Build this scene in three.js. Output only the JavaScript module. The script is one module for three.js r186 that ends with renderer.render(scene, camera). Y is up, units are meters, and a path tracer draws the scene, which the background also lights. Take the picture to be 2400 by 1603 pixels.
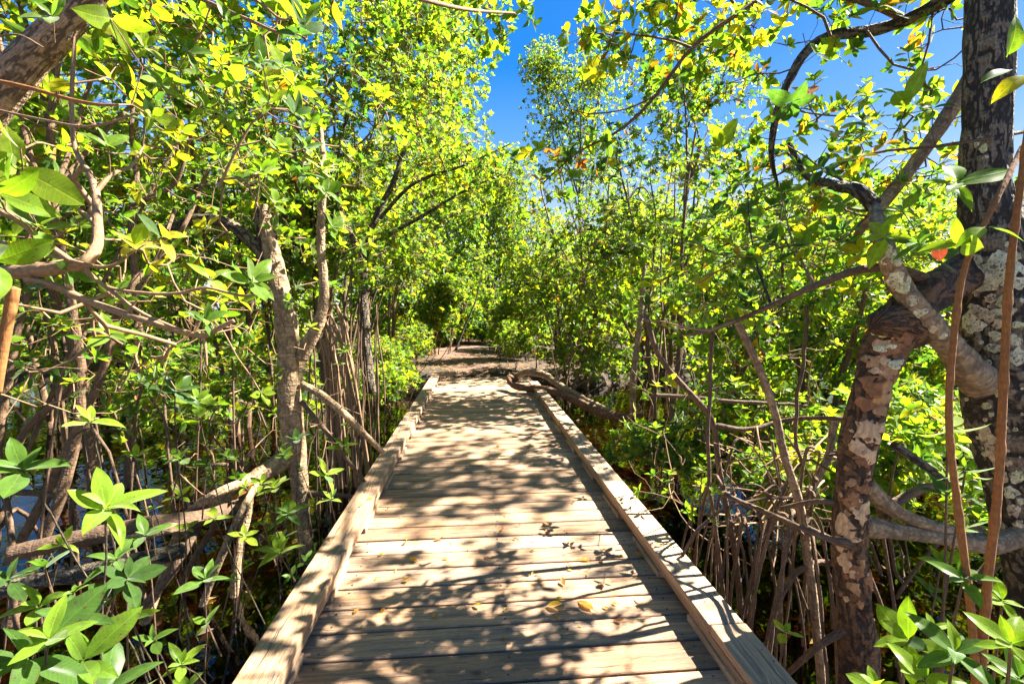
import * as THREE from 'three';
import { mergeGeometries } from 'three/addons/utils/BufferGeometryUtils.js';
import { RoundedBoxGeometry } from 'three/addons/geometries/RoundedBoxGeometry.js';

// ------------------------------------------------------------------ camera, sky, sun, exposure
const EXPOSURE = 7.4;
const SUN_DIR = new THREE.Vector3(0.66, 0.73, -0.22).normalize();
const scene = new THREE.Scene();
const renderer = new THREE.WebGLRenderer({ antialias: true });
renderer.setSize(1024, 683);
renderer.toneMapping = THREE.LinearToneMapping;
renderer.toneMappingExposure = EXPOSURE;
renderer.shadowMap.enabled = true;

const VFOV = 2 * Math.atan(801.5 / 1067) * 180 / Math.PI;
const camera = new THREE.PerspectiveCamera(VFOV, 1024 / 683, 0.05, 600);
camera.position.set(-0.15, 1.65, 0);
camera.rotation.order = 'YXZ';
camera.rotation.y = -4.66 * Math.PI / 180;
camera.rotation.x = -4.31 * Math.PI / 180;
camera.updateMatrixWorld(true);

const sun = new THREE.DirectionalLight(new THREE.Color(1.0, 0.94, 0.84), 5.0);
sun.position.copy(SUN_DIR).multiplyScalar(60);
sun.castShadow = true;
sun.shadow.mapSize.set(4096, 4096);
Object.assign(sun.shadow.camera, { left: -25, right: 25, top: 25, bottom: -25, near: 1, far: 140 });
sun.shadow.radius = 1;
scene.add(sun, sun.target);

{ // a clear blue sky, pale near the horizon, brighter round the sun
  const W = 512, H = 256, data = new Float32Array(W * H * 4);
  const lerp = (a, b, t) => a.map((v, i) => v + (b[i] - v) * t);
  const stops = [[-90, [0.25, 0.27, 0.22]], [-3, [0.45, 0.47, 0.45]], [0, [0.70, 0.74, 0.80]], [9, [0.44, 0.58, 0.82]], [18, [0.12, 0.34, 0.74]], [27, [0.006, 0.200, 0.66]], [38, [0.002, 0.158, 0.59]], [90, [0.030, 0.090, 0.32]]];
  const d = new THREE.Vector3();
  for (let j = 0; j < H; j++) for (let i = 0; i < W; i++) {
    const el = ((j + 0.5) / H - 0.5) * Math.PI, az = ((i + 0.5) / W - 0.5) * 2 * Math.PI;
    d.set(Math.cos(el) * Math.cos(az), Math.sin(el), Math.cos(el) * Math.sin(az));
    const e = el * 180 / Math.PI;
    let k = 0; while (k < stops.length - 2 && e > stops[k + 1][0]) k++;
    const t = THREE.MathUtils.clamp((e - stops[k][0]) / (stops[k + 1][0] - stops[k][0]), 0, 1);
    let c = lerp(stops[k][1], stops[k + 1][1], t);
    const ang = Math.acos(THREE.MathUtils.clamp(d.dot(SUN_DIR), -1, 1)) * 180 / Math.PI;
    const glow = e > -2 ? 1.0 * Math.exp(-ang / 10) + 0.10 * Math.exp(-ang / 24) : 0;
    const o = (j * W + i) * 4;
    const S = 1.0 / EXPOSURE * 1.5;
    data[o] = (c[0] + glow * 1.0) * S; data[o + 1] = (c[1] + glow * 0.98) * S; data[o + 2] = (c[2] + glow * 0.92) * S; data[o + 3] = 1;
  }
  const sky = new THREE.DataTexture(data, W, H, THREE.RGBAFormat, THREE.FloatType);
  sky.mapping = THREE.EquirectangularReflectionMapping;
  sky.magFilter = sky.minFilter = THREE.LinearFilter;
  sky.colorSpace = THREE.LinearSRGBColorSpace;
  sky.needsUpdate = true;
  scene.background = sky;
  scene.environment = sky;
}

// ------------------------------------------------------------------ helpers
const V = (x, y, z) => new THREE.Vector3(x, y, z);
function rngOf(seed) { let a = seed >>> 0; return () => { a = (a + 0x6D2B79F5) | 0; let t = Math.imul(a ^ (a >>> 15), 1 | a); t = (t + Math.imul(t ^ (t >>> 7), 61 | t)) ^ t; return ((t ^ (t >>> 14)) >>> 0) / 4294967296; }; }
const TH = Math.tan(VFOV * Math.PI / 360), TW = TH * 2400 / 1603;
// a point of the place from where it is seen in the picture (0..2348, 0..1568) and its depth in metres
function at(x, y, depth) { return V((x / 2348 - 0.5) * 2 * TW * depth, (0.5 - y / 1568) * 2 * TH * depth, -depth).applyMatrix4(camera.matrixWorld); }
const camInv = camera.matrixWorld.clone().invert();
const tmpV = V(0, 0, 0);
function seen(p, margin = 0.05) { // [inside the frame, depth]
  tmpV.copy(p).applyMatrix4(camInv); const dz = -tmpV.z;
  return [dz > 0.1 && Math.abs(tmpV.x) < TW * dz * (1 + margin) && Math.abs(tmpV.y) < TH * dz * (1 + margin), dz];
}
const hash3 = (x, y, z) => { let h = Math.imul(x, 374761393) ^ Math.imul(y, 668265263) ^ Math.imul(z, 2147483647 ^ 0x5bd1e995); h = Math.imul(h ^ (h >>> 13), 1274126177); return ((h ^ (h >>> 16)) >>> 0) / 4294967296; };
const sm = t => t * t * (3 - 2 * t), mixf = (a, b, t) => a + (b - a) * t, clamp = THREE.MathUtils.clamp;
function noise3(x, y, z) {
  const i = Math.floor(x), j = Math.floor(y), k = Math.floor(z), u = sm(x - i), v = sm(y - j), w = sm(z - k);
  const c = (a, b, e) => hash3(i + a, j + b, k + e);
  return mixf(mixf(mixf(c(0, 0, 0), c(1, 0, 0), u), mixf(c(0, 1, 0), c(1, 1, 0), u), v), mixf(mixf(c(0, 0, 1), c(1, 0, 1), u), mixf(c(0, 1, 1), c(1, 1, 1), u), v), w);
}
// value noise that repeats every px, py cells
function tnoise(x, y, px, py, s = 0) {
  const i = Math.floor(x), j = Math.floor(y), u = sm(x - i), v = sm(y - j), m = (a, n) => ((a % n) + n) % n;
  const c = (a, b) => hash3(m(i + a, px), m(j + b, py), s);
  return mixf(mixf(c(0, 0), c(1, 0), u), mixf(c(0, 1), c(1, 1), u), v);
}
function texture(w, h, fn, srgb = true) {
  const data = new Uint8Array(w * h * 4);
  for (let j = 0; j < h; j++) for (let i = 0; i < w; i++) {
    const c = fn(i / w, j / h, i, j), o = (j * w + i) * 4;
    for (let k = 0; k < 3; k++) data[o + k] = clamp(Math.round((Array.isArray(c) ? c[k] : c) * 255), 0, 255);
    data[o + 3] = 255;
  }
  const t = new THREE.DataTexture(data, w, h);
  t.wrapS = t.wrapT = THREE.RepeatWrapping; t.magFilter = THREE.LinearFilter; t.minFilter = THREE.LinearMipmapLinearFilter; t.generateMipmaps = true;
  if (srgb) t.colorSpace = THREE.SRGBColorSpace;
  t.needsUpdate = true;
  return t;
}
const taken = new Map();
function numbered(name) { const n = taken.get(name) || 0; taken.set(name, n + 1); return n ? `${name}_${String(n).padStart(3, '0')}` : name; }
function shadowed(o) { o.castShadow = true; o.receiveShadow = true; return o; }
function tag(o, label, category, group) { o.userData.label = label; o.userData.category = category; if (group) o.userData.group = group; return o; }
function thing(name, label, category, pos, group) { const o = new THREE.Group(); o.name = numbered(name); if (pos) o.position.copy(pos); scene.add(o); return tag(o, label, category, group); }
function part(name, geo, mat, parent, kind) { const m = shadowed(new THREE.Mesh(geo, mat)); m.name = name; if (kind) m.userData.kind = kind; parent.add(m); return m; }
function struct(name, geo, mat) { const m = shadowed(new THREE.Mesh(geo, mat)); m.name = numbered(name); m.userData.kind = 'structure'; scene.add(m); return m; }

// collects tubes and sheets into one geometry
class MB {
  constructor() { this.p = []; this.n = []; this.u = []; this.i = []; }
  get empty() { return !this.i.length; }
  // a limb through points with a radius at each; knob = unevenness of its outline
  tube(pts, radii, sides = 6, { knob = 0, seed = 1, cap = true, origin = null, uv0 = 0 } = {}) {
    const n = pts.length, T = [], b0 = this.p.length / 3, o = origin || V(0, 0, 0);
    for (let k = 0; k < n; k++) T.push(pts[Math.min(n - 1, k + 1)].clone().sub(pts[Math.max(0, k - 1)]).normalize());
    let N = Math.abs(T[0].y) < 0.9 ? V(0, 1, 0).cross(T[0]).normalize() : V(1, 0, 0).cross(T[0]).normalize();
    let len = uv0; const rep = Math.max(1, Math.round(2 * Math.PI * Math.max(radii[0], radii[n >> 1]) / 0.25));
    for (let k = 0; k < n; k++) {
      N.addScaledVector(T[k], -N.dot(T[k])).normalize();
      const B = T[k].clone().cross(N);
      if (k) len += pts[k].distanceTo(pts[k - 1]);
      for (let s = 0; s <= sides; s++) {
        const a = s / sides * Math.PI * 2, ca = Math.cos(a), sa = Math.sin(a);
        const dx = N.x * ca + B.x * sa, dy = N.y * ca + B.y * sa, dz = N.z * ca + B.z * sa;
        let r = radii[k];
        if (knob) { const f = 1 / Math.max(0.03, radii[k]); r *= 1 + knob * ((noise3(pts[k].x * f * .5 + dx * 1.6 + seed * 7.1, pts[k].y * f * .35 + dy * 1.6, pts[k].z * f * .5 + dz * 1.6) - .5) * 1.4 + (noise3(pts[k].x * f + dx * 5 + seed, pts[k].y * f * .5 + dy * 5, pts[k].z * f + dz * 5) - .5) * .7); }
        this.p.push(pts[k].x + dx * r - o.x, pts[k].y + dy * r - o.y, pts[k].z + dz * r - o.z);
        this.n.push(dx, dy, dz);
        this.u.push(s / sides * rep * 0.25, len);
      }
    }
    const w = sides + 1;
    for (let k = 0; k < n - 1; k++) for (let s = 0; s < sides; s++) { const a = b0 + k * w + s, b = a + 1, c = a + w, d = c + 1; this.i.push(a, b, c, b, d, c); }
    if (cap) for (const e of [0, n - 1]) {
      if (radii[e] < 0.004) continue;
      const c = this.p.length / 3, q = pts[e], s1 = e ? 1 : -1;
      this.p.push(q.x + T[e].x * s1 * radii[e] * .35 - o.x, q.y + T[e].y * s1 * radii[e] * .35 - o.y, q.z + T[e].z * s1 * radii[e] * .35 - o.z);
      this.n.push(T[e].x * s1, T[e].y * s1, T[e].z * s1); this.u.push(0.12, len);
      for (let s = 0; s < sides; s++) { const a = b0 + e * w + s; e ? this.i.push(a, a + 1, c) : this.i.push(a + 1, a, c); }
    }
    return this;
  }
  geo(smooth = false) {
    const g = new THREE.BufferGeometry();
    g.setAttribute('position', new THREE.Float32BufferAttribute(this.p, 3));
    g.setAttribute('normal', new THREE.Float32BufferAttribute(this.n, 3));
    g.setAttribute('uv', new THREE.Float32BufferAttribute(this.u, 2));
    g.setIndex(this.i);
    if (smooth) g.computeVertexNormals();
    return g;
  }
}
// a smooth curve through points, n samples
function curve(pts, n, wob = 0, rnd = null) {
  const c = new THREE.CatmullRomCurve3(pts, false, 'centripetal').getPoints(n);
  if (wob && rnd) { const s = rnd() * 100; c.forEach((p, k) => { if (k && k < c.length - 1) { p.x += (noise3(k * .45, s, 1) - .5) * wob; p.y += (noise3(k * .45, s, 2) - .5) * wob; p.z += (noise3(k * .45, s, 3) - .5) * wob; } }); }
  return c;
}
const taper = (n, r0, r1, pw = 1) => Array.from({ length: n }, (_, k) => mixf(r0, r1, Math.pow(k / (n - 1), pw)));

// ------------------------------------------------------------------ materials
const WOOD_STRIPS = 8;
const woodH = new Float32Array(2048 * 1024);
const woodTex = (() => { // eight weathered boards, one above the other; grain runs along u (2.05 m), each strip 0.19 m
  const R = rngOf(11), knots = [], cracks = [];
  for (let s = 0; s < WOOD_STRIPS; s++) {
    for (let k = 0; k < 3; k++) if (R() < .75) knots.push([s, R() * 2048, (0.15 + R() * .7) * 128, 5 + R() * 8]);
    for (let k = 0; k < 16; k++) cracks.push([s, R() * 2048, (0.04 + R() * .92) * 128, 50 + R() * R() * 380, 0.5 + R() * 1.0, R() * 100]);
  }
  const dark = new Float32Array(2048 * 1024);
  for (const [s, x, y, L, w, sd] of cracks) for (let t = 0; t < L; t++) {
    const cx = Math.floor(x + t) % 2048, cy = y + (tnoise(t / 40, sd, 999, 999, 3) - .5) * 9, ww = w * Math.sin(Math.PI * t / L) + .25;
    for (let q = -3; q <= 3; q++) { const yy = Math.floor(cy + q); if (yy < 1 || yy > 126) continue; const a = Math.exp(-((yy - cy) ** 2) / (ww * ww)); const o = (s * 128 + yy) * 2048 + cx; dark[o] = Math.max(dark[o], a); }
  }
  return texture(2048, 1024, (u, v, i, j) => {
    const s = j >> 7, y = j & 127, x = i; let warp = 0, kn = 0;
    for (const k of knots) if (k[0] === s) { let dx = x - k[1]; if (dx > 1024) dx -= 2048; if (dx < -1024) dx += 2048; const dy = y - k[2], r2 = (dx / 2.6) ** 2 + dy * dy; warp += dy * 1.0 * Math.exp(-r2 / (k[3] * k[3] * 5)); kn = Math.max(kn, Math.exp(-r2 / (k[3] * k[3] * .5))); }
    const yy = y + warp + (tnoise(u * 14, s * 3 + y / 60, 14, 999, 8) - .5) * 7;
    const g1 = tnoise(u * 16, yy / 1.7 + s * 71, 16, 9999, 1), g2 = tnoise(u * 90, yy / .8 + s * 53, 90, 9999, 2), g3 = tnoise(u * 6, yy / 9 + s * 31, 6, 9999, 4), bl = tnoise(u * 9, v * 30, 9, 30, 5), fl = tnoise(u * 200, v * 300, 200, 300, 6), sp = tnoise(u * 420, v * 210, 420, 210, 7);
    const D = dark[j * 2048 + i];
    let t = 0.80 + (g1 - .5) * .20 + (g2 - .5) * .17 + (g3 - .5) * .22 + (bl - .5) * .18 + (fl - .5) * .06;
    if (sp > .93) t -= .12;
    woodH[j * 2048 + i] = clamp(.6 + (g1 - .5) * .35 + (g2 - .5) * .3 - D * .6 - kn * .1, 0, 1);
    t *= 1 - .62 * D; t *= 1 - .42 * kn;
    const w = (bl - .5) * .05 + (g3 - .5) * .04;
    const tone = [0, .03, -.05, .02, -.02, .05, -.04, .01][s];
    return [t * (.745 + tone + w), t * (.605 + tone), t * (.475 + tone - w)];
  });
})();
const woodBump = texture(2048, 1024, (u, v, i, j) => woodH[j * 2048 + i], false);
const woodMat = new THREE.MeshStandardMaterial({ map: woodTex, bumpMap: woodBump, bumpScale: 0.004, roughness: 0.85 });

function barkMat(base, light, crack, { furrow = 0, bump = .01, mottled = 0, rough = .9, seed = 1 } = {}) {
  const W = 256, Hh = 512, hgt = new Float32Array(W * Hh);
  const map = texture(W, Hh, (u, v, i, j) => { // 0.25 m round, 0.5 m along
    const wx = (tnoise(u * 4, v * 6, 4, 6, seed) - .5) * .12;
    const f = 1 - Math.abs(tnoise((u + wx) * 7, v * 7, 7, 7, seed + 1) * 2 - 1), f2 = 1 - Math.abs(tnoise((u + wx) * 14, v * 18, 14, 18, seed + 2) * 2 - 1);
    const groove = furrow * clamp((f * .65 + f2 * .45 - .62) * 4, 0, 1);
    const g = tnoise(u * 32, v * 40, 32, 40, seed + 3), ring = tnoise(u * 3, v * 60, 3, 60, seed + 4), m = tnoise(u * 6, v * 10, 6, 10, seed + 5), fine = tnoise(u * 90, v * 150, 90, 150, seed + 6);
    let t = clamp(.45 + (g - .5) * .5 + (ring - .5) * .3 + (fine - .5) * .3 + mottled * (m > .56 ? .4 : -.1), 0, 1);
    hgt[j * W + i] = clamp(.65 + (g - .5) * .3 + (ring - .5) * .25 - groove * .6, 0, 1);
    return [0, 1, 2].map(k => mixf(mixf(base[k], light[k], t), crack[k], groove * .85));
  });
  map.repeat.set(4, 2);
  const b = texture(W, Hh, (u, v, i, j) => hgt[j * W + i], false); b.repeat.set(4, 2);
  return new THREE.MeshStandardMaterial({ map, bumpMap: b, bumpScale: bump, roughness: rough });
}
const barkGrey = barkMat([.40, .32, .23], [.70, .59, .44], [.20, .15, .10], { furrow: .4, bump: .010, mottled: .35, seed: 20 });
const barkDark = barkMat([.27, .23, .17], [.50, .44, .34], [.09, .07, .05], { furrow: 1, bump: .02, mottled: .25, seed: 40 });
const barkTwig = barkMat([.41, .31, .21], [.65, .52, .39], [.20, .14, .09], { furrow: .15, bump: .003, seed: 60 });
const barkBrown = barkMat([.32, .24, .16], [.54, .42, .31], [.14, .10, .065], { furrow: .35, bump: .006, seed: 80 });
const barkOrange = barkMat([.42, .26, .11], [.64, .43, .21], [.22, .13, .06], { furrow: .1, bump: .002, seed: 100 });
const barkRoot = barkMat([.27, .20, .14], [.50, .39, .28], [.12, .085, .06], { furrow: .3, bump: .006, seed: 120 });

// leaf: pale midrib, faint side veins, a few specks
const leafTexture = worn => texture(128, 256, (u, v) => {
  const x = Math.abs(u - .5) * 2, rib = Math.exp(-(x * x) / .0022), side = Math.pow(Math.max(0, Math.sin((v * 15 - x * 2.2) * Math.PI * 2)), 14) * .10 * (1 - rib);
  const m = tnoise(u * 5, v * 9, 5, 9, 3 + worn), f = tnoise(u * 30, v * 60, 30, 60, 4), sp = tnoise(u * 22, v * 44, 22, 44, 9 + worn * 5) > .9 ? .16 : 0;
  const t = .86 + (m - .5) * .18 + (f - .5) * .07 + side - sp, rim = worn * clamp((x - .78 + (m - .5) * .5) * 5, 0, 1) * .5, hole = worn * clamp((tnoise(u * 9, v * 17, 9, 17, 30) * .7 + tnoise(u * 25, v * 50, 25, 50, 31) * .3 - .74) * 12, 0, 1);
  const c = [clamp(t + rib * .22 + sp * .05, 0, 1), clamp(t + rib * .14, 0, 1), clamp(t + rib * .2, 0, 1)], b = clamp(rim + hole, 0, 1);
  return [mixf(c[0], .95, b * .7), mixf(c[1], .50, b), mixf(c[2], .9, b)];
});
const leafTex = leafTexture(0), leafTexWorn = leafTexture(1);
const leafBump = texture(128, 256, (u, v) => { const x = Math.abs(u - .5) * 2; return .6 - .4 * Math.exp(-(x * x) / .004) - .12 * Math.pow(Math.max(0, Math.sin((v * 15 - x * 2.2) * Math.PI * 2)), 6); }, false);
const leafMat = (c, map = leafTex) => new THREE.MeshPhysicalMaterial({ color: c, map, bumpMap: leafBump, bumpScale: .0012, roughness: 1, transmission: .70, thickness: 0, ior: 1.4, specularIntensity: .3, clearcoat: .22, clearcoatRoughness: .3, side: THREE.DoubleSide });
const C = (r, g, b) => new THREE.Color().setRGB(r, g, b);
// what mangrove leaves are: fresh yellow green to old dark green, a few yellow and orange
const TONES = [C(.34, .51, .012), C(.26, .45, .012), C(.19, .36, .013), C(.13, .28, .015), C(.09, .21, .016), C(.07, .17, .016), C(.56, .56, .012), C(.76, .42, .015), C(.68, .24, .015)];
const leafMats = TONES.map(c => leafMat(c)), leafMatsWorn = TONES.map(c => leafMat(c, leafTexWorn));
const leafInst = leafMat(C(1, 1, 1));

// a leaf of length 1 along +y, upper face +z
function leafGeo(width, belly, segs, cols, curl, fold, seed = 1) {
  const p = [], uv = [], idx = [], R = rngOf(seed), side = (R() - .5) * .12;
  for (let k = 0; k <= segs; k++) {
    const t = k / segs, tt = .06 + t * .94;
    const prof = t === 1 ? 0 : Math.pow(Math.sin(Math.PI * Math.pow(t * .985 + .015, belly)), .82);
    const w = width * .5 * Math.max(prof, k === 0 ? .05 : 0);
    const ang = curl * t * t, y = tt * (1 - .18 * curl * curl * t * t), z = -curl * .45 * tt * tt;
    for (let c = 0; c <= cols; c++) { const s = c / cols * 2 - 1; p.push(s * w + side * t * t, y - Math.abs(s) * w * .12, z + Math.abs(s) * w * fold + (segs > 4 ? Math.sin(t * 9 + s * 2 + seed) * .012 * Math.abs(s) : 0)); uv.push(.5 + s * .5 * Math.max(.12, prof), t); }
  }
  const wd = cols + 1;
  for (let k = 0; k < segs; k++) for (let c = 0; c < cols; c++) { const a = k * wd + c, b = a + 1, d = a + wd, e = d + 1; if (k < segs - 1) idx.push(a, b, d, b, e, d); else idx.push(a, b, d); }
  if (segs > 3) { // stalk
    const b = p.length / 3; p.push(-.014, -.01, 0, .014, -.01, 0, .012, .075, -.004, -.012, .075, -.004); uv.push(.5, 0, .5, 0, .5, .05, .5, .05); idx.push(b, b + 1, b + 2, b, b + 2, b + 3);
  }
  const g = new THREE.BufferGeometry();
  g.setAttribute('position', new THREE.Float32BufferAttribute(p, 3)); g.setAttribute('uv', new THREE.Float32BufferAttribute(uv, 2)); g.setIndex(idx); g.computeVertexNormals();
  return g;
}
const LEAF_BIG = [leafGeo(.44, .92, 7, 4, .35, .22, 1), leafGeo(.40, .80, 7, 4, .55, .28, 2), leafGeo(.50, 1.05, 7, 4, .15, .12, 3), leafGeo(.36, .75, 7, 4, .75, .35, 4)];
const LEAF_MID = [leafGeo(.52, .95, 4, 2, .3, .22, 5), leafGeo(.47, .85, 4, 2, .6, .3, 6)];
const LEAF_LOW = [leafGeo(.58, 1.0, 3, 2, .35, .2, 7)];
// ------------------------------------------------------------------ trees: limbs, twigs that grow to every leaf cluster, leaf rosettes
const CAM = camera.position.clone();
const GREENS = [3.4, 3.1, 2.4, 1.8, 1.1, .7, 2.8, .09, .03]; // how often each leaf tone comes
function allowed(p) {
  if (p.z > -11.2 && p.z < 4 && Math.abs(p.x) < 1.22 && p.y < 3.0) return false;
  const [inside, dz] = seen(p, .25);
  if (inside && dz < 2.3) return false;
  if (p.x < -2 && p.y > .3 && noise3(p.x * 2, p.y * 2, p.z * 2) < .82) { // an opening in the crowns on the left, where the sky shows and lies mirrored in the water
    const dx = p.x - GAP.x, dz = p.z - GAP.z, el = Math.atan2(p.y - GAP.y, Math.hypot(dx, dz)), az = Math.atan2(dx, -dz);
    if (Math.abs(az - GAP_AZ) < .28 && el > .22 && el < .62) return false;
  }
  return p.distanceTo(CAM) > 1.2;
}
const GAP = at(110, 1150, 1); { const d = GAP.clone().sub(CAM); GAP.copy(CAM).addScaledVector(d, (-.5 - CAM.y) / d.y); }
const GAP_AZ = Math.atan2(GAP.x - CAM.x, -(GAP.z - CAM.z));
const M4 = new THREE.Matrix4(), vx = V(0, 0, 0), vy = V(0, 0, 0), vz = V(0, 0, 0);
function leafMatrix(p, dir, up, L, W = 1) {
  vy.copy(dir).normalize(); vz.copy(up).addScaledVector(vy, -up.dot(vy)); if (vz.lengthSq() < 1e-5) vz.set(vy.y, vy.z, vy.x).addScaledVector(vy, -vz.dot(vy)); vz.normalize(); vx.crossVectors(vy, vz);
  return new THREE.Matrix4().makeBasis(vx.clone().multiplyScalar(L * W), vy.clone().multiplyScalar(L), vz.clone().multiplyScalar(L)).setPosition(p);
}
class Plant {
  constructor(name, label, category, base, { group, seed = 1, tones = GREENS, L = .09, bark = barkBrown, twigMat = barkTwig, maxParts = 300, tipR = .0022 } = {}) {
    this.o = thing(name, label, category, base, group); this.base = base; this.R = rngOf(seed * 7919 + 13); this.seed = seed;
    this.tones = tones; this.tsum = tones.reduce((a, b) => a + b, 0); this.L = L; this.bark = bark; this.twigMat = twigMat; this.maxParts = maxParts; this.tipR = tipR;
    this.nodes = []; this.paths = []; this.leaves = []; this.pend = [];
  }
  tone() { let t = this.R() * this.tsum; for (let k = 0; k < this.tones.length; k++) if ((t -= this.tones[k]) <= 0) return k; return 2; }
  // a limb that is a part; returns its sampled points
  limb(name, pts, r0, r1, { sides = 8, knob = .12, n = 0, mat = this.bark, attach = true, wob = 0, pw = 1, label } = {}) {
    let len = 0; for (let k = 1; k < pts.length; k++) len += pts[k].distanceTo(pts[k - 1]);
    const N = n || Math.max(4, Math.min(60, Math.ceil(len / .16)));
    const c = curve(pts, N, wob, this.R), rr = taper(c.length, r0, r1, pw);
    const m = part(name, new MB().tube(c, rr, sides, { knob, seed: this.seed, origin: this.base }).geo(knob > .05), mat, this.o);
    if (label) m.userData.label = label;
    if (attach) { let prev = -1; for (let k = 0; k < c.length; k++) { this.nodes.push({ p: c[k], r: rr[k], par: prev, load: 0, fixed: true }); prev = this.nodes.length - 1; } }
    return c;
  }
  // an arching root from a point down into the mud
  root(from, to, r0, r1, rise = .3, opt = {}) {
    const m = from.clone().lerp(to, .35); m.y = Math.max(from.y, to.y) * .55 + from.y * .45 + rise * .3; const q = from.clone().lerp(to, .75); q.y = mixf(from.y, to.y, .45) + rise * .2;
    return this.limb('prop_root', [from, m, q, to], r0, r1, { sides: 6, knob: .1, mat: barkRoot, attach: false, wob: .05, n: 9, ...opt });
  }
  cluster(p, n, opt = {}) { this.pend.push({ p, n, ...opt }); }
  // clusters scattered through an ellipsoid, denser to its outside, broken up by gaps
  crown(c, r, count, { gap = .42, freq = 1.1, shell = .55, n = [5, 8], bare = .06, test = allowed, cut = null } = {}) {
    const R = this.R; let made = 0, tries = 0;
    while (made < count && tries++ < count * 14) {
      const a = R() * 6.2832, s = R() * 2 - 1, q = Math.sqrt(1 - s * s), rad = Math.pow(R(), shell);
      const p = V(c.x + q * Math.cos(a) * rad * r.x, c.y + s * rad * r.y, c.z + q * Math.sin(a) * rad * r.z);
      if (p.y < -.15 || !test(p) || (cut && cut(p))) continue;
      if (noise3(p.x * freq + 31, p.y * freq * 1.2, p.z * freq + this.seed) * .7 + noise3(p.x * freq * 2.7, p.y * freq * 2.7, p.z * freq * 2.7 + 9) * .3 < gap) continue;
      this.pend.push({ p, n: R() < bare ? 0 : Math.round(mixf(n[0], n[1], R())), c }); made++;
    }
    return this;
  }
  grow(twigMax = 1e9) {
    const R = this.R, nodes = this.nodes, d2 = (a, b) => { const x = a.x - b.x, y = a.y - b.y, z = a.z - b.z; return x * x + y * y + z * z; };
    const FX = [], FY = [], FZ = [], FD = [], FI = []; // nodes that a twig may leave from
    const free = k => { const q = nodes[k]; FX.push(q.p.x); FY.push(q.p.y); FZ.push(q.p.z); FD.push((q.depth || 0) * .002); FI.push(k); };
    nodes.forEach((q, k) => free(k));
    for (const c of this.pend) { let m = 1e9; const { x, y, z } = c.p; for (let k = 0; k < FX.length; k++) { const a = FX[k] - x, b = FY[k] - y, e = FZ[k] - z, d = a * a + b * b + e * e; if (d < m) m = d; } c.d = m; }
    this.pend.sort((a, b) => a.d - b.d);
    for (const c of this.pend) {
      let best = -1, bd = 1e9; const { x, y, z } = c.p;
      for (let k = 0, n = FX.length; k < n; k++) { const a = FX[k] - x, b = FY[k] - y, e = FZ[k] - z; let d = a * a + b * b + e * e; if (b > 0) d *= 1.5; d += FD[k]; if (d < bd) { bd = d; best = k; } }
      best = FI[best];
      const from = nodes[best], dist = Math.sqrt(d2(from.p, c.p)), seg = Math.max(2, Math.min(8, Math.round(dist / .2) + 1));
      const pd = from.par >= 0 ? from.p.clone().sub(nodes[from.par].p).normalize() : V(0, 1, 0);
      const ctl = from.p.clone().addScaledVector(pd, dist * .35).lerp(c.p.clone().add(V(0, -dist * .22, 0)), .45).add(V((R() - .5) * dist * .3, (R() - .5) * dist * .3, (R() - .5) * dist * .3));
      const ids = [best]; let prev = best;
      for (let k = 1; k <= seg; k++) {
        const t = k / seg, p = V(0, 0, 0).addScaledVector(from.p, (1 - t) * (1 - t)).addScaledVector(ctl, 2 * t * (1 - t)).addScaledVector(c.p, t * t);
        if (k < seg) p.add(V((R() - .5) * .05, (R() - .5) * .05, (R() - .5) * .05));
        nodes.push({ p, r: 0, par: prev, load: 0, depth: (from.depth || 0) + 1 }); prev = nodes.length - 1; ids.push(prev);
        if (!(k === seg && c.n > 0 && R() < .6)) free(prev);
      }
      this.paths.push(ids); c.path = ids;
      for (let q = prev; q >= 0; q = nodes[q].par) { if (nodes[q].fixed) break; nodes[q].load++; }
    }
    const mb = new MB();
    const rad = q => q.fixed ? q.r * .6 : Math.min(.03, this.tipR * Math.pow(Math.max(1, q.load), .42));
    let made = 0;
    for (const ids of this.paths) {
      if (made++ > twigMax) break;
      const pts = ids.map(k => nodes[k].p), rr = ids.map((k, i) => i ? rad(nodes[k]) : Math.min(rad(nodes[k]), rad(nodes[ids[1]]) * 1.15));
      const [, dz] = seen(pts[pts.length - 1]);
      mb.tube(pts, rr, dz > 9 ? 3 : rr[1] > .008 ? 6 : 4, { origin: this.base, cap: false });
    }
    if (!mb.empty) part('twig', mb.geo(), this.twigMat, this.o, 'stuff');
    for (const c of this.pend) if (c.n) {
      const k = c.path, e = nodes[k[k.length - 1]].p, f = nodes[k[k.length - 2]].p;
      const ax = c.axis ? c.axis.clone() : e.clone().sub(f).normalize().add(V(0, .55, 0)).add(V(R() - .5, (R() - .5) * .6, R() - .5).multiplyScalar(.7)).normalize();
      this.rosette(e, ax, c.n, c.L || this.L, c);
      if (!c.axis && R() < .55) { const g = e.clone().lerp(f, .5 + R() * .5); this.rosette(g, ax, Math.ceil(c.n * .4), this.L * .9, { tilt: [55, 95] }); }
    }
    this.pend.length = 0;
    return this;
  }
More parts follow.
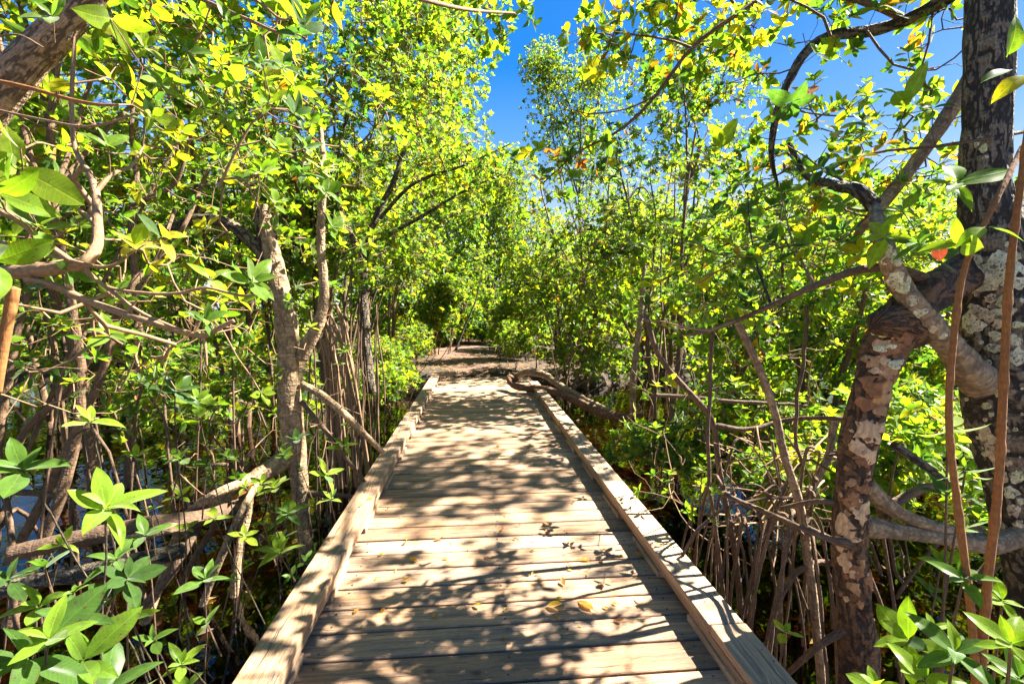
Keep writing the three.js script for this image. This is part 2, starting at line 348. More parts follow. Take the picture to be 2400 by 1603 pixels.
  rosette(p, axis, n, L, { tilt = [28, 82], tone, W = 1, twist = 0 } = {}) {
    const R = this.R; axis = axis.clone().normalize(); const fresh = tone !== undefined && tone < 6; if (fresh) do tone = this.tone(); while (tone > 5);
    const t1 = Math.abs(axis.y) < .9 ? V(0, 1, 0).cross(axis).normalize() : V(1, 0, 0).cross(axis).normalize(), t2 = axis.clone().cross(t1), ph = R() * 6.28, base = tone === undefined ? this.tone() : tone;
    for (let k = 0; k < n; k++) {
      const a = ph + k * 2.39996 + (R() - .5) * .5, ti = mixf(tilt[0], tilt[1], n > 1 ? (k + R() * .8) / n : .5) * Math.PI / 180;
      const rad = t1.clone().multiplyScalar(Math.cos(a)).addScaledVector(t2, Math.sin(a));
      const dir = axis.clone().multiplyScalar(Math.cos(ti)).addScaledVector(rad, Math.sin(ti));
      const up = axis.clone().multiplyScalar(Math.sin(ti)).addScaledVector(rad, -Math.cos(ti)).add(V(R() - .5, R() - .5 + .25, R() - .5).multiplyScalar(.55));
      const q = p.clone().addScaledVector(axis, (1 - k / Math.max(1, n)) * L * .18 - L * .08), l = L * (.72 + R() * .5) * (k < 2 && n > 4 ? .75 : 1);
      const tn = R() < .7 ? base : fresh ? Math.min(5, this.tone()) : this.tone();
      this.leaves.push({ m: leafMatrix(q, dir, up, l, W * (.85 + R() * .3)), p: q, l, tone: tone !== undefined && R() < .85 ? tone : tn, j: .8 + R() * .4 });
    }
  }
  finish(big = false) {
    const inv = new THREE.Matrix4().makeTranslation(-this.base.x, -this.base.y, -this.base.z);
    const cand = [];
    for (const f of this.leaves) { const [ok, dz] = seen(f.p, .02); f.dz = dz; f.single = false; if (ok && 1067 * f.l / dz >= 11) cand.push(f); }
    cand.sort((a, b) => b.l / b.dz - a.l / a.dz);
    for (const f of cand.slice(0, this.maxParts)) {
      f.single = true;
      const near = 1067 * f.l / f.dz > 36, G = near ? LEAF_BIG : LEAF_MID, m = part('leaf', G[Math.floor(f.j * 997) % G.length], (f.j * 4391 % 1 < .42 ? leafMatsWorn : leafMats)[f.tone], this.o);
      m.applyMatrix4(f.m.clone().premultiply(inv));
    }
    const rest = this.leaves.filter(f => !f.single);
    if (rest.length) {
      const far = seen(this.base)[1] > 9, im = shadowed(new THREE.InstancedMesh(far ? LEAF_LOW[0] : LEAF_MID[0], leafInst, rest.length)), col = new THREE.Color();
      rest.forEach((f, k) => { im.setMatrixAt(k, f.m.clone().premultiply(inv)); im.setColorAt(k, col.copy(TONES[f.tone]).multiplyScalar(f.j)); });
      im.name = 'foliage'; im.userData.kind = 'stuff'; this.o.add(im);
    }
    stats.leaves += this.leaves.length; stats.parts += Math.min(cand.length, this.maxParts);
    return this.o;
  }
}
const stats = { leaves: 0, parts: 0 };
const WATER_Y = -0.5, DENSE = 1.75;
// a mangrove with one or more wandering stems, limbs to its crowns and prop roots
function mangrove({ name = 'mangrove_tree', label, group, x, z, h, seed, stems = 1, r = .07, lean = [0, 0], crowns, roots = 3, rootH = .9, rootSpread = .8, L = .09, tones, bark = barkBrown, clusters = 500, gap = .42, freq = 1.1, n = [5, 8], bare = .06, maxParts = 300, shell = .55, cut, test, category = 'tree', limbs = 3, twigMax }) {
  const t = new Plant(name, label, category, V(x, WATER_Y - .25, z), { group, seed, tones, L: L * 1.18, bark, maxParts, tipR: z < -7 ? .0034 : .0024 });
  const R = t.R, base = t.base;
  const per = Math.ceil(clusters * DENSE / crowns.length);
  for (let s = 0; s < stems; s++) {
    const a = s / stems * 6.28 + R() * 2, off = stems > 1 ? .12 + R() * .12 : 0;
    const b = base.clone().add(V(Math.cos(a) * off, 0, Math.sin(a) * off)), top = V(x + lean[0] + Math.cos(a) * off * 5 * (stems > 1 ? 1 : 0), h * .8, z + lean[1] + Math.sin(a) * off * 5);
    const m1 = b.clone().lerp(top, .33).add(V((R() - .5) * .4, 0, (R() - .5) * .4)), m2 = b.clone().lerp(top, .68).add(V((R() - .5) * .5, 0, (R() - .5) * .5));
    t.limb(stems > 1 ? 'stem' : 'trunk', [b, m1, m2, top], r * (s ? .8 : 1), r * .28, { sides: 8, wob: .06, n: 18 });
  }
  const tr = t.nodes.slice();
  for (const [cx, cy, cz] of crowns) for (let k = 0; k < limbs; k++) {
    const f = tr[Math.floor(tr.length * (.25 + R() * .6))].p, e = V(cx + (R() - .5) * 1.2, cy + (R() - .5) * .9, cz + (R() - .5) * 1.2);
    if (f.distanceTo(e) < .3) continue;
    const m = f.clone().lerp(e, .5).add(V((R() - .5) * .5, -.15 + R() * .5, (R() - .5) * .5));
    t.limb('branch', [f, m, e], r * .42, r * .12, { sides: 6, wob: .08, knob: .08, n: 10 });
  }
  for (let k = 0; k < roots; k++) {
    const a = k / roots * 6.28 + R() * .8, hh = WATER_Y + rootH * (.35 + R() * .75), d = rootSpread * (.5 + R() * .8);
    let f = tr[0].p, bd = 9; for (const q of tr) { const e = Math.abs(q.p.y - hh); if (e < bd) { bd = e; f = q.p; } }
    const to = V(x + Math.cos(a) * d, WATER_Y - .4, z + Math.sin(a) * d); if (Math.abs(to.x) < 1.2 && to.z > -11) continue;
    t.root(f.clone(), to, .014 + R() * .012, .009 + R() * .006, .25);
  }
  for (const [cx, cy, cz, rx, ry, rz] of crowns) t.crown(V(cx, cy, cz), V(rx, ry, rz), per, { gap, freq, n, bare, shell, cut, ...(test ? { test } : {}) });
  t.grow(twigMax);
  return t;
}
// ------------------------------------------------------------------ ground, water, path
const smooth = (a, b, x) => { const t = clamp((x - a) / (b - a), 0, 1); return t * t * (3 - 2 * t); };
function groundY(x, z) {
  const shore = -10.9 - (x < -1.2 ? smooth(-1.2, -7, x) * 4.5 : x > 1.2 ? smooth(1.2, 8, x) * 3.5 : 0);
  const land = smooth(0, 1, (shore + .35 - z) / 1.6 + (noise3(x * .7, z * .7, 2) - .5) * .5 * (Math.abs(x) > 1.2 ? 1 : 0));
  const isle = Math.max(0, 1 - Math.hypot((x - 4.5) / 2.6, (z + 5.0) / 2.0)) * .66; // shallow orange bottom on the right
  const far = smooth(26, 60, Math.hypot(x, z)) * (z > -9 ? 1 : 0);
  const k = Math.max(land, far);
  return mixf(-.98 + isle + (noise3(x * .9, z * .9, 5) - .5) * .12, -.07 + (noise3(x * .8, z * .8, 7) - .5) * .06 - (Math.hypot(x, z) > 40 ? .1 : 0), k);
}
const mudTex = texture(1024, 1024, (u, v) => {
  const a = tnoise(u * 6, v * 6, 6, 6, 1), b = tnoise(u * 24, v * 24, 24, 24, 2), c = tnoise(u * 90, v * 90, 90, 90, 3), d = tnoise(u * 300, v * 300, 300, 300, 4);
  const t = .50 + (a - .5) * .3 + (b - .5) * .3 + (c - .5) * .25 + (d - .5) * .2, o = b > .6 ? .10 : 0;
  return [t * .42 + o * .5, t * .32 + o * .3, t * .22];
});
mudTex.repeat.set(.4, .4);
const mudBump = texture(512, 512, (u, v) => .5 + (tnoise(u * 12, v * 12, 12, 12, 5) - .5) * .5 + (tnoise(u * 60, v * 60, 60, 60, 6) - .5) * .4, false); mudBump.repeat.set(.4, .4);
const mudMat = new THREE.MeshStandardMaterial({ map: mudTex, bumpMap: mudBump, bumpScale: .03, roughness: .95 });
function sheet(xs, zs, yf, uvs = 1) {
  const p = [], uv = [], idx = [], nx = xs.length, nz = zs.length;
  for (const z of zs) for (const x of xs) { p.push(x, yf(x, z), z); uv.push(x * uvs, -z * uvs); }
  for (let j = 0; j < nz - 1; j++) for (let i = 0; i < nx - 1; i++) { const a = j * nx + i, b = a + 1, c = a + nx, d = c + 1; idx.push(a, c, b, b, c, d); }
  const g = new THREE.BufferGeometry(); g.setAttribute('position', new THREE.Float32BufferAttribute(p, 3)); g.setAttribute('uv', new THREE.Float32BufferAttribute(uv, 2)); g.setIndex(idx); g.computeVertexNormals(); return g;
}
const axisOf = (n, s, c) => Array.from({ length: n + 1 }, (_, k) => { const t = k / n * 2 - 1; return c + Math.sign(t) * (Math.abs(t) * 14 + Math.pow(Math.abs(t), 5) * (s - 14)); });
struct('ground', sheet(axisOf(150, 220, 0), axisOf(150, 220, -7), groundY), mudMat);
// clear brown water, a smooth sheet with small ripples
const ripple = texture(512, 512, (u, v) => .5 + (tnoise(u * 7, v * 9, 7, 9, 1) - .5) * .6 + (tnoise(u * 19, v * 23, 19, 23, 2) - .5) * .3 + (tnoise(u * 60, v * 60, 60, 60, 3) - .5) * .06, false);
ripple.repeat.set(.35, .35);
const waterMat = new THREE.MeshPhysicalMaterial({ color: C(.24, .15, .065), roughness: .02, transmission: 1, thickness: 0, ior: 1.4, bumpMap: ripple, bumpScale: .006 });
{ const r = k => Array.from({ length: 33 }, (_, i) => -k + i * k / 16); struct('water', sheet(r(32), r(32).map(z => z - 4), () => WATER_Y), waterMat); }
// trodden path beyond the boardwalk, and the strip of grass beside it
const pathTex = texture(512, 512, (u, v) => { const a = tnoise(u * 8, v * 8, 8, 8, 21), b = tnoise(u * 40, v * 40, 40, 40, 22), c = tnoise(u * 160, v * 160, 160, 160, 23), t = .62 + (a - .5) * .25 + (b - .5) * .25 + (c - .5) * .25; return [t * .60, t * .44, t * .34]; });
pathTex.repeat.set(.5, .5);
const pathMat = new THREE.MeshStandardMaterial({ map: pathTex, bumpMap: mudBump, bumpScale: .02, roughness: .95 });
{
  const p = [], uv = [], idx = []; const N = 50, Q = 8;
  for (let k = 0; k <= N; k++) { const z = -10.95 - k * .42, cx = mixf(.05, -.95, smooth(-10.9, -18, z)) + smooth(-22, -32, z) * 1.8, w = .85 + (noise3(z * .6, 3, 1) - .5) * .5 + smooth(-19, -24, z) * 1.2;
    for (let q = 0; q <= Q; q++) { const s = q / Q * 2 - 1, x = cx + s * w * (1 + (noise3(z, s * 2, 4) - .5) * .2); p.push(x, groundY(x, z) + .012 - Math.abs(s) ** 6 * .04, z); uv.push(x, -z); } }
  for (let k = 0; k < N; k++) for (let q = 0; q < Q; q++) { const a = k * (Q + 1) + q, b = a + 1, c = a + Q + 1, d = c + 1; idx.push(a, b, c, b, d, c); }
  const g = new THREE.BufferGeometry(); g.setAttribute('position', new THREE.Float32BufferAttribute(p, 3)); g.setAttribute('uv', new THREE.Float32BufferAttribute(uv, 2)); g.setIndex(idx); g.computeVertexNormals();
  struct('path', g, pathMat);
}
{ // grass: many blades, one object
  const R = rngOf(5), blade = new THREE.BufferGeometry();
  blade.setAttribute('position', new THREE.Float32BufferAttribute([-.5, 0, 0, .5, 0, 0, -.35, .5, .1, .35, .5, .1, 0, 1, .45], 3)); blade.setAttribute('uv', new THREE.Float32BufferAttribute([.4, 0, .6, 0, .4, .5, .6, .5, .5, 1], 2)); blade.setIndex([0, 1, 2, 1, 3, 2, 2, 3, 4]); blade.computeVertexNormals();
  const N = 9000, im = shadowed(new THREE.InstancedMesh(blade, leafMat(C(1, 1, 1)), N)), col = new THREE.Color(), q = new THREE.Quaternion();
  for (let k = 0; k < N; k++) {
    const x = -2.3 - R() * R() * 7, z = -15.2 - R() * 6.5; const hgt = .07 + R() * .13;
    M4.compose(V(x, groundY(x, z) - .01, z), q.setFromEuler(new THREE.Euler((R() - .5) * .6, R() * 6.28, (R() - .5) * .6)), V(.012, hgt, hgt)); im.setMatrixAt(k, M4);
    im.setColorAt(k, col.copy(TONES[R() < .5 ? 1 : 2]).multiplyScalar(.7 + R() * .5));
  }
  im.name = 'grass'; im.userData.kind = 'stuff'; tag(im, 'sunlit strip of green grass left of the far path', 'grass'); scene.add(im);
}
{ // leaf litter on the bank and under the shallow water
  const R = rngOf(9), N = 6400, im = shadowed(new THREE.InstancedMesh(LEAF_LOW[0], leafInst, N)), col = new THREE.Color();
  const cols = [C(.80, .40, .06), C(.62, .28, .05), C(.40, .20, .07), C(.82, .54, .08), C(.28, .15, .07)];
  for (let k = 0; k < N; k++) {
    let x, z; const t = R();
    if (t < .42) { x = 1.7 + R() * 7; z = -1.5 - R() * 7.5; } else if (t < .46) { x = -1.3 - R() * .9; z = -1.2 - R() * 5; } else if (t < .84) { x = -3 + R() * 5.5; z = -11.1 - Math.pow(R(), 1.5) * 8; } else { x = (R() < .5 ? -1 : 1) * (2 + R() * 9); z = -11.5 - R() * 14; }
    let y = groundY(x, z) + .012 + R() * .01; if (y > WATER_Y - .03 && y < WATER_Y + .03) continue;
    if (y < WATER_Y && R() < .16) y = WATER_Y + .004; // some float
    im.setMatrixAt(k, leafMatrix(V(x, y, z), V(R() - .5, (R() - .5) * .2, R() - .5), V((R() - .5) * .5, 1, (R() - .5) * .5), .05 + R() * .07)); im.setColorAt(k, col.copy(cols[Math.floor(R() * 5)]).multiplyScalar(.6 + R() * .5));
  }
  im.name = 'leaf_litter'; im.userData.kind = 'stuff'; tag(im, 'orange and brown fallen leaves on the mud beside the water and path', 'leaf litter'); scene.add(im);
}

// ------------------------------------------------------------------ boardwalk
const plankMats = [C(1, 1, 1), C(.80, .79, .77), C(.92, .87, .80), C(.70, .68, .66)].map(k => { const m = woodMat.clone(); m.color = k; return m; });
const PITCH = .185, Z_LINE = -2.258, HALF = .985;
{
  const walk = new THREE.Group(); walk.name = 'boardwalk'; walk.userData.kind = 'structure'; scene.add(walk);
  walk.userData.label = 'weathered grey timber boardwalk with low kerbs running over the water';
  const R = rngOf(77);
  // boards: eight variants of cut and grain, each with its own strip of wood
  const plankGeo = Array.from({ length: 8 }, (_, s) => {
    const w = PITCH - .012, L = 2 * HALF + .34, g = new RoundedBoxGeometry(L, .046, w, 3, .010), p = g.attributes.position, uv = g.attributes.uv, nn = g.attributes.normal, off = R();
    for (let k = 0; k < p.count; k++) {
      const x = p.getX(k), y = p.getY(k), z = p.getZ(k);
      uv.setXY(k, x / 2.05 + off, (s + clamp(.5 + z / .19, .03, .97) * (Math.abs(nn.getY(k)) > .5 ? 1 : .5)) / 8);
    }
    return g;
  });
  const n0 = Math.floor((Z_LINE - .8) / PITCH), screws = [];
  let count = 0;
  for (let z = Z_LINE - PITCH / 2 + 14 * PITCH; z > -10.85; z -= PITCH) {
    const m = part('plank', plankGeo[Math.floor(R() * 8) % 8], plankMats[Math.floor(R() * 4)], walk);
    m.position.set((R() - .5) * .02, -.023 + (R() - .5) * .004, z); m.rotation.set((R() - .5) * .014, (R() - .5) * .004 + (R() < .5 ? Math.PI : 0), (R() - .5) * .003);
    for (const x of [-.9, 0, .9]) for (const d of [-.05, .05]) screws.push([x + (R() - .5) * .03, z + d + (R() - .5) * .015]);
    count++;
  }
  const sg = new THREE.CylinderGeometry(.0055, .0055, .003, 8), si = shadowed(new THREE.InstancedMesh(sg, new THREE.MeshStandardMaterial({ color: C(.06, .05, .045), roughness: .6, metalness: .5 }), screws.length));
  screws.forEach(([x, z], k) => si.setMatrixAt(k, M4.makeTranslation(x, .0008, z))); si.name = 'screw_heads'; si.userData.kind = 'stuff'; walk.add(si);
  const beam = (name, x0, x1, y0, y1, z0, z1, mat, rad = .008, strip = 0, jitter = 0) => {
    const w = x1 - x0, h = y1 - y0, l = z1 - z0, g = new RoundedBoxGeometry(w, h, l, 2, rad), p = g.attributes.position, uv = g.attributes.uv, nn = g.attributes.normal, o = R();
    for (let k = 0; k < p.count; k++) { const side = Math.abs(nn.getX(k)) > .6, c = side ? p.getY(k) / .19 : p.getX(k) / .19; uv.setXY(k, (p.getZ(k) + z0) / 2.05 + o, (strip % 8 + clamp(.5 + c, .03, .97)) / 8); }
    const m = part(name, g, mat, walk); m.position.set((x0 + x1) / 2 + (R() - .5) * jitter, (y0 + y1) / 2, (z0 + z1) / 2); m.rotation.y = (R() - .5) * jitter * .15; return m;
  };
  // kerbs: two boards one on the other, on short blocks
  for (const s of [-1, 1]) {
    const end = s < 0 ? -10.55 : -9.3; let z = .9, k = s < 0 ? 0 : 3;
    while (z > end + .2) {
      const l = Math.min(s < 0 ? 2.35 : 2.9, z - end), a = s * .968, b = s * 1.148, x0 = Math.min(a, b), x1 = Math.max(a, b);
      beam('kerb_beam', x0, x1, .085, .130, z - l + .004, z, woodMat, .007, k, .010);
      beam('kerb_beam', x0 + .003, x1 - .003, .041, .083, z - l + .30, z + (z > .5 ? 0 : .28), woodMat, .006, k + 5, .006);
      z -= l; k += 2;
    }
    for (let q = .6; q > end + .2; q -= .78 + (R() - .5) * .1) { const l = .36 + R() * .1, a = s * .955, b = s * 1.14; beam('spacer_block', Math.min(a, b), Math.max(a, b), .002, .039, q - l, q, woodMat, .004, Math.floor(R() * 8), .01); }
  }
  { // nail heads and small knot holes on the kerb tops
    const g = new THREE.CylinderGeometry(1, 1, .003, 9), N = 96, im = shadowed(new THREE.InstancedMesh(g, new THREE.MeshStandardMaterial({ color: C(.05, .04, .03), roughness: .8 }), N));
    for (let k = 0; k < N; k++) { const s = k % 2 ? 1 : -1, r = .003 + R() * R() * .006; im.setMatrixAt(k, new THREE.Matrix4().makeScale(r, 1, r * (.8 + R())).setPosition(s * (.99 + R() * .14), .1300, .2 - R() * (s < 0 ? 10.4 : 9.2))); }
    im.name = 'nail_heads'; im.userData.kind = 'stuff'; walk.add(im);
  }
  // end kerb that turns with the edge of the bank
  { const pts = [[-1.06, -10.56], [-.86, -10.85]]; const m = beam('kerb_beam', -.09, .09, .041, .128, 0, .5, woodMat, .007, 2); m.position.set(-.86, .085, -10.76); m.rotation.y = -.95; }
  for (const x of [-1.0, -.33, .33, 1.0]) beam('joist', x - .025, x + .025, -.235, -.049, -10.8, .9, woodMat, .004, 4);
  for (const s of [-1, 1]) for (let z = .2; z > -10.6; z -= 2.4) { const g = new THREE.CylinderGeometry(.07, .075, 1.1, 12); const m = part('post', g, barkRoot, walk); m.position.set(s * .93, -.75, z); }
  for (let z = .2; z > -10.6; z -= 2.4) beam('bearer', -1.02, 1.02, -.33, -.238, z - .05, z + .05, woodMat, .004, 6);
}
// fallen leaves lying on the planks and kerbs
{
  const R = rngOf(31), dry = [C(.75, .40, .04), C(.80, .52, .04), C(.62, .55, .04), C(.60, .27, .05), C(.34, .16, .06)].map(q => leafMat(q));
  const flat = [leafGeo(.40, .9, 7, 4, .3, .18, 11), leafGeo(.46, .95, 7, 4, -.5, .4, 12), leafGeo(.36, .8, 7, 4, .9, .5, 13)];
  const stalk = new MB().tube([V(0, .05, 0), V(0, -.08, .01), V(.03, -.2, .03)], [.012, .011, .010], 5).geo(); // stalk in leaf lengths
  const onDeck = (x, y, h = .003) => { const p = at(x, y, 1), d = p.sub(CAM); return CAM.clone().addScaledVector(d, (h - CAM.y) / d.y); };
  const put = (x, y, L, ang, mi, gi, h, label, group) => {
    const p = onDeck(x, y, h), o = thing('fallen_leaf', label, 'leaf', p, group);
    const m = part('blade', flat[gi], dry[mi], o); m.matrixAutoUpdate = true; const mm = leafMatrix(V(0, .004 + L * .03, 0), V(Math.cos(ang), .04, -Math.sin(ang)), V(.06 * (R() - .5), 1, .1), L); m.applyMatrix4(mm);
    if (L > .05) { const s = part('stalk', stalk, dry[4], o); s.applyMatrix4(mm); }
    return o;
  };
  put(1362, 1402, .125, 2.15, 0, 0, .003, 'long orange leaf with dark stalk lying on the sunlit near planks');
  put(1252, 1390, .10, -.35, 1, 1, .003, 'curled yellow and brown leaf left of the long orange one');
  put(1276, 1380, .06, .9, 2, 0, .003, 'small yellow leaf tucked against the curled brown leaf');
  put(1328, 1285, .10, -.05, 1, 2, .003, 'rolled yellow leaf lying across a plank gap right of the centre');
  put(1478, 1280, .07, 2.3, 0, 1, .003, 'orange curled leaf lying against the right kerb');
  put(1420, 1277, .045, .5, 1, 0, .003, 'small yellow leaf just left of the orange leaf at the right kerb');
  put(952, 1153, .065, 1.4, 1, 0, .003, 'round bright yellow leaf on the left half of the planks');
  put(995, 1240, .075, .4, 3, 2, .003, 'brown curled dry leaf standing on its edge left of centre');
  put(868, 1277, .06, 1.2, 2, 0, .003, 'narrow lime green leaf on a shaded plank near the left kerb');
  put(920, 1334, .06, .1, 1, 1, .003, 'yellow leaf on the third wide plank from the left kerb foreground');
  put(1004, 1418, .06, 2.5, 1, 2, .003, 'twisted yellow scrap of leaf low on the near left planks');
  put(1137, 1170, .05, .2, 3, 2, .003, 'small dark brown leaf near the middle of the boardwalk');
  put(1180, 940, .10, .2, 2, 1, .003, 'yellow green leaf clump far along the boardwalk under the branch');
  put(1148, 1022, .085, 3.0, 1, 2, .003, 'yellow leaf on the middle distance planks left of the branch shadow');
  put(840, 1146, .06, .4, 2, 0, .131, 'yellow leaf on top of the left kerb, upper of two');
  put(822, 1164, .045, .9, 1, 1, .131, 'yellow leaf on top of the left kerb, lower of two');
  put(1520, 1253, .05, 2.9, 2, 1, .131, 'olive yellow leaf on a sunlit patch of the right kerb');
  put(757, 1366, .06, 1.1, 2, 2, .003, 'green yellow leaf against the foot of the left kerb');
  put(1465, 1186, .03, 1.1, 1, 0, .131, 'tiny yellow leaf on the shaded part of the right kerb');
  put(1376, 1079, .035, 1.9, 1, 0, .131, 'small yellow leaf far up on the right kerb');
  for (let k = 0; k < 84; k++) { const y = 920 + Math.pow(R(), .8) * 560, t = (y - 705) / 863, x0 = 1089 - 439 * t, x1 = 1089 + 595 * t; put(mixf(x0, x1, .06 + R() * .88), y, .024 + R() * R() * .05, R() * 6.28, Math.floor(R() * 5), Math.floor(R() * 3), .003, 'tiny scrap of yellow or brown leaf lying on the boardwalk planks', 'leaf scraps on the boardwalk'); }
}
// ------------------------------------------------------------------ the lichen covered trees on the right
const AT = (d, ...xy) => xy.map(q => at(q[0], q[1], q[2] === undefined ? d : q[2]));
const G_R = 'mangrove trees right of the boardwalk', G_L = 'mangrove trees left of the boardwalk';
const AUTUMN = [3, 2.4, 2, 1.4, .8, .4, 3, .7, .4];
function radialTube(pts, radii, sides, n, origin, knob, seed) {
  const c = curve(pts, n), f = new THREE.CatmullRomCurve3(radii.map((r, i) => V(i, r, 0))).getPoints(n).map(p => p.y);
  return new MB().tube(c, f, sides, { knob, seed, origin }).geo(true);
}
const ray = new THREE.Raycaster();
// a thin irregular flake that lies on a trunk and follows its surface
function flakeOn(mesh, px, py, rpx, { name, mat, seed = 1, thick = .004, stretch = 1, jag = .5, N = 11 }) {
  mesh.updateWorldMatrix(true, false); const R = rngOf(seed * 31 + 7);
  ray.set(CAM, at(px, py, 1).sub(CAM).normalize()); const h = ray.intersectObject(mesh, false)[0]; if (!h) return;
  const n = h.face.normal.clone().transformDirection(mesh.matrixWorld); if (n.dot(CAM.clone().sub(h.point)) < 0) n.negate();
  const depth = -h.point.clone().applyMatrix4(camInv).z, r = rpx / 1044 * depth, v = V(0, 1, 0).addScaledVector(n, -n.y).normalize(), u = v.clone().cross(n), o = mesh.parent.position;
  const P = [], idx = [], uv = []; const put = (q, e) => { P.push(q.x - o.x + n.x * e, q.y - o.y + n.y * e, q.z - o.z + n.z * e); uv.push(q.x * 1 + q.z, q.y); };
  put(h.point, thick);
  const drop = (a, f, e) => {
    const q = h.point.clone().addScaledVector(u, Math.cos(a) * f / Math.sqrt(stretch)).addScaledVector(v, Math.sin(a) * f * Math.sqrt(stretch));
    ray.set(q.clone().addScaledVector(n, .06), n.clone().negate()); ray.far = .16; const g = ray.intersectObject(mesh, false)[0]; ray.far = Infinity; put(g ? g.point : q.addScaledVector(n, -.02), e);
  };
  const rr = Array.from({ length: N }, () => r * (1 - jag * .55 + R() * jag));
  for (const [f, e] of [[.82, thick], [1, thick * .8], [1.02, -.002]]) for (let k = 0; k < N; k++) drop(k / N * 6.2832, rr[k] * f, e);
  for (let k = 0; k < N; k++) idx.push(0, 1 + k, 1 + (k + 1) % N);
  for (let ring = 0; ring < 2; ring++) for (let k = 0; k < N; k++) { const a = 1 + ring * N + k, b = 1 + ring * N + (k + 1) % N; idx.push(a, a + N, b, b, a + N, b + N); }
  const g = new THREE.BufferGeometry(); g.setAttribute('position', new THREE.Float32BufferAttribute(P, 3)); g.setAttribute('uv', new THREE.Float32BufferAttribute(uv, 2)); g.setIndex(idx); g.computeVertexNormals();
  return part(name, g, mat, mesh.parent);
}
const lichenTex = texture(256, 256, (u, v) => { const a = tnoise(u * 10, v * 10, 10, 10, 1), b = tnoise(u * 50, v * 50, 50, 50, 2), c = tnoise(u * 24, v * 24, 24, 24, 3); const t = .82 + (a - .5) * .22 + (b - .5) * .25 - (c > .72 ? .25 : 0); return [t * .95, t * .91, t * .76]; }); lichenTex.repeat.set(4, 4);
const lichenMats = [C(.92, .92, .85), C(.80, .84, .66), C(.88, .74, .66)].map(c => new THREE.MeshStandardMaterial({ map: lichenTex, bumpMap: lichenTex, bumpScale: .004, color: c, roughness: .95 }));
const plateMats = [[.60, .45, .30], [.70, .57, .42], [.50, .34, .21]].map((b, k) => barkMat(b, b.map(q => Math.min(1, q * 1.28)), b.map(q => q * .5), { furrow: .3, bump: .006, seed: 200 + k * 10 }));
const bigBark = barkMat([.33, .28, .21], [.60, .53, .43], [.13, .10, .07], { furrow: 1, bump: .03, mottled: .35, seed: 140 });
const scarBark = barkMat([.30, .20, .12], [.52, .37, .22], [.11, .075, .045], { furrow: .8, bump: .02, seed: 160 });

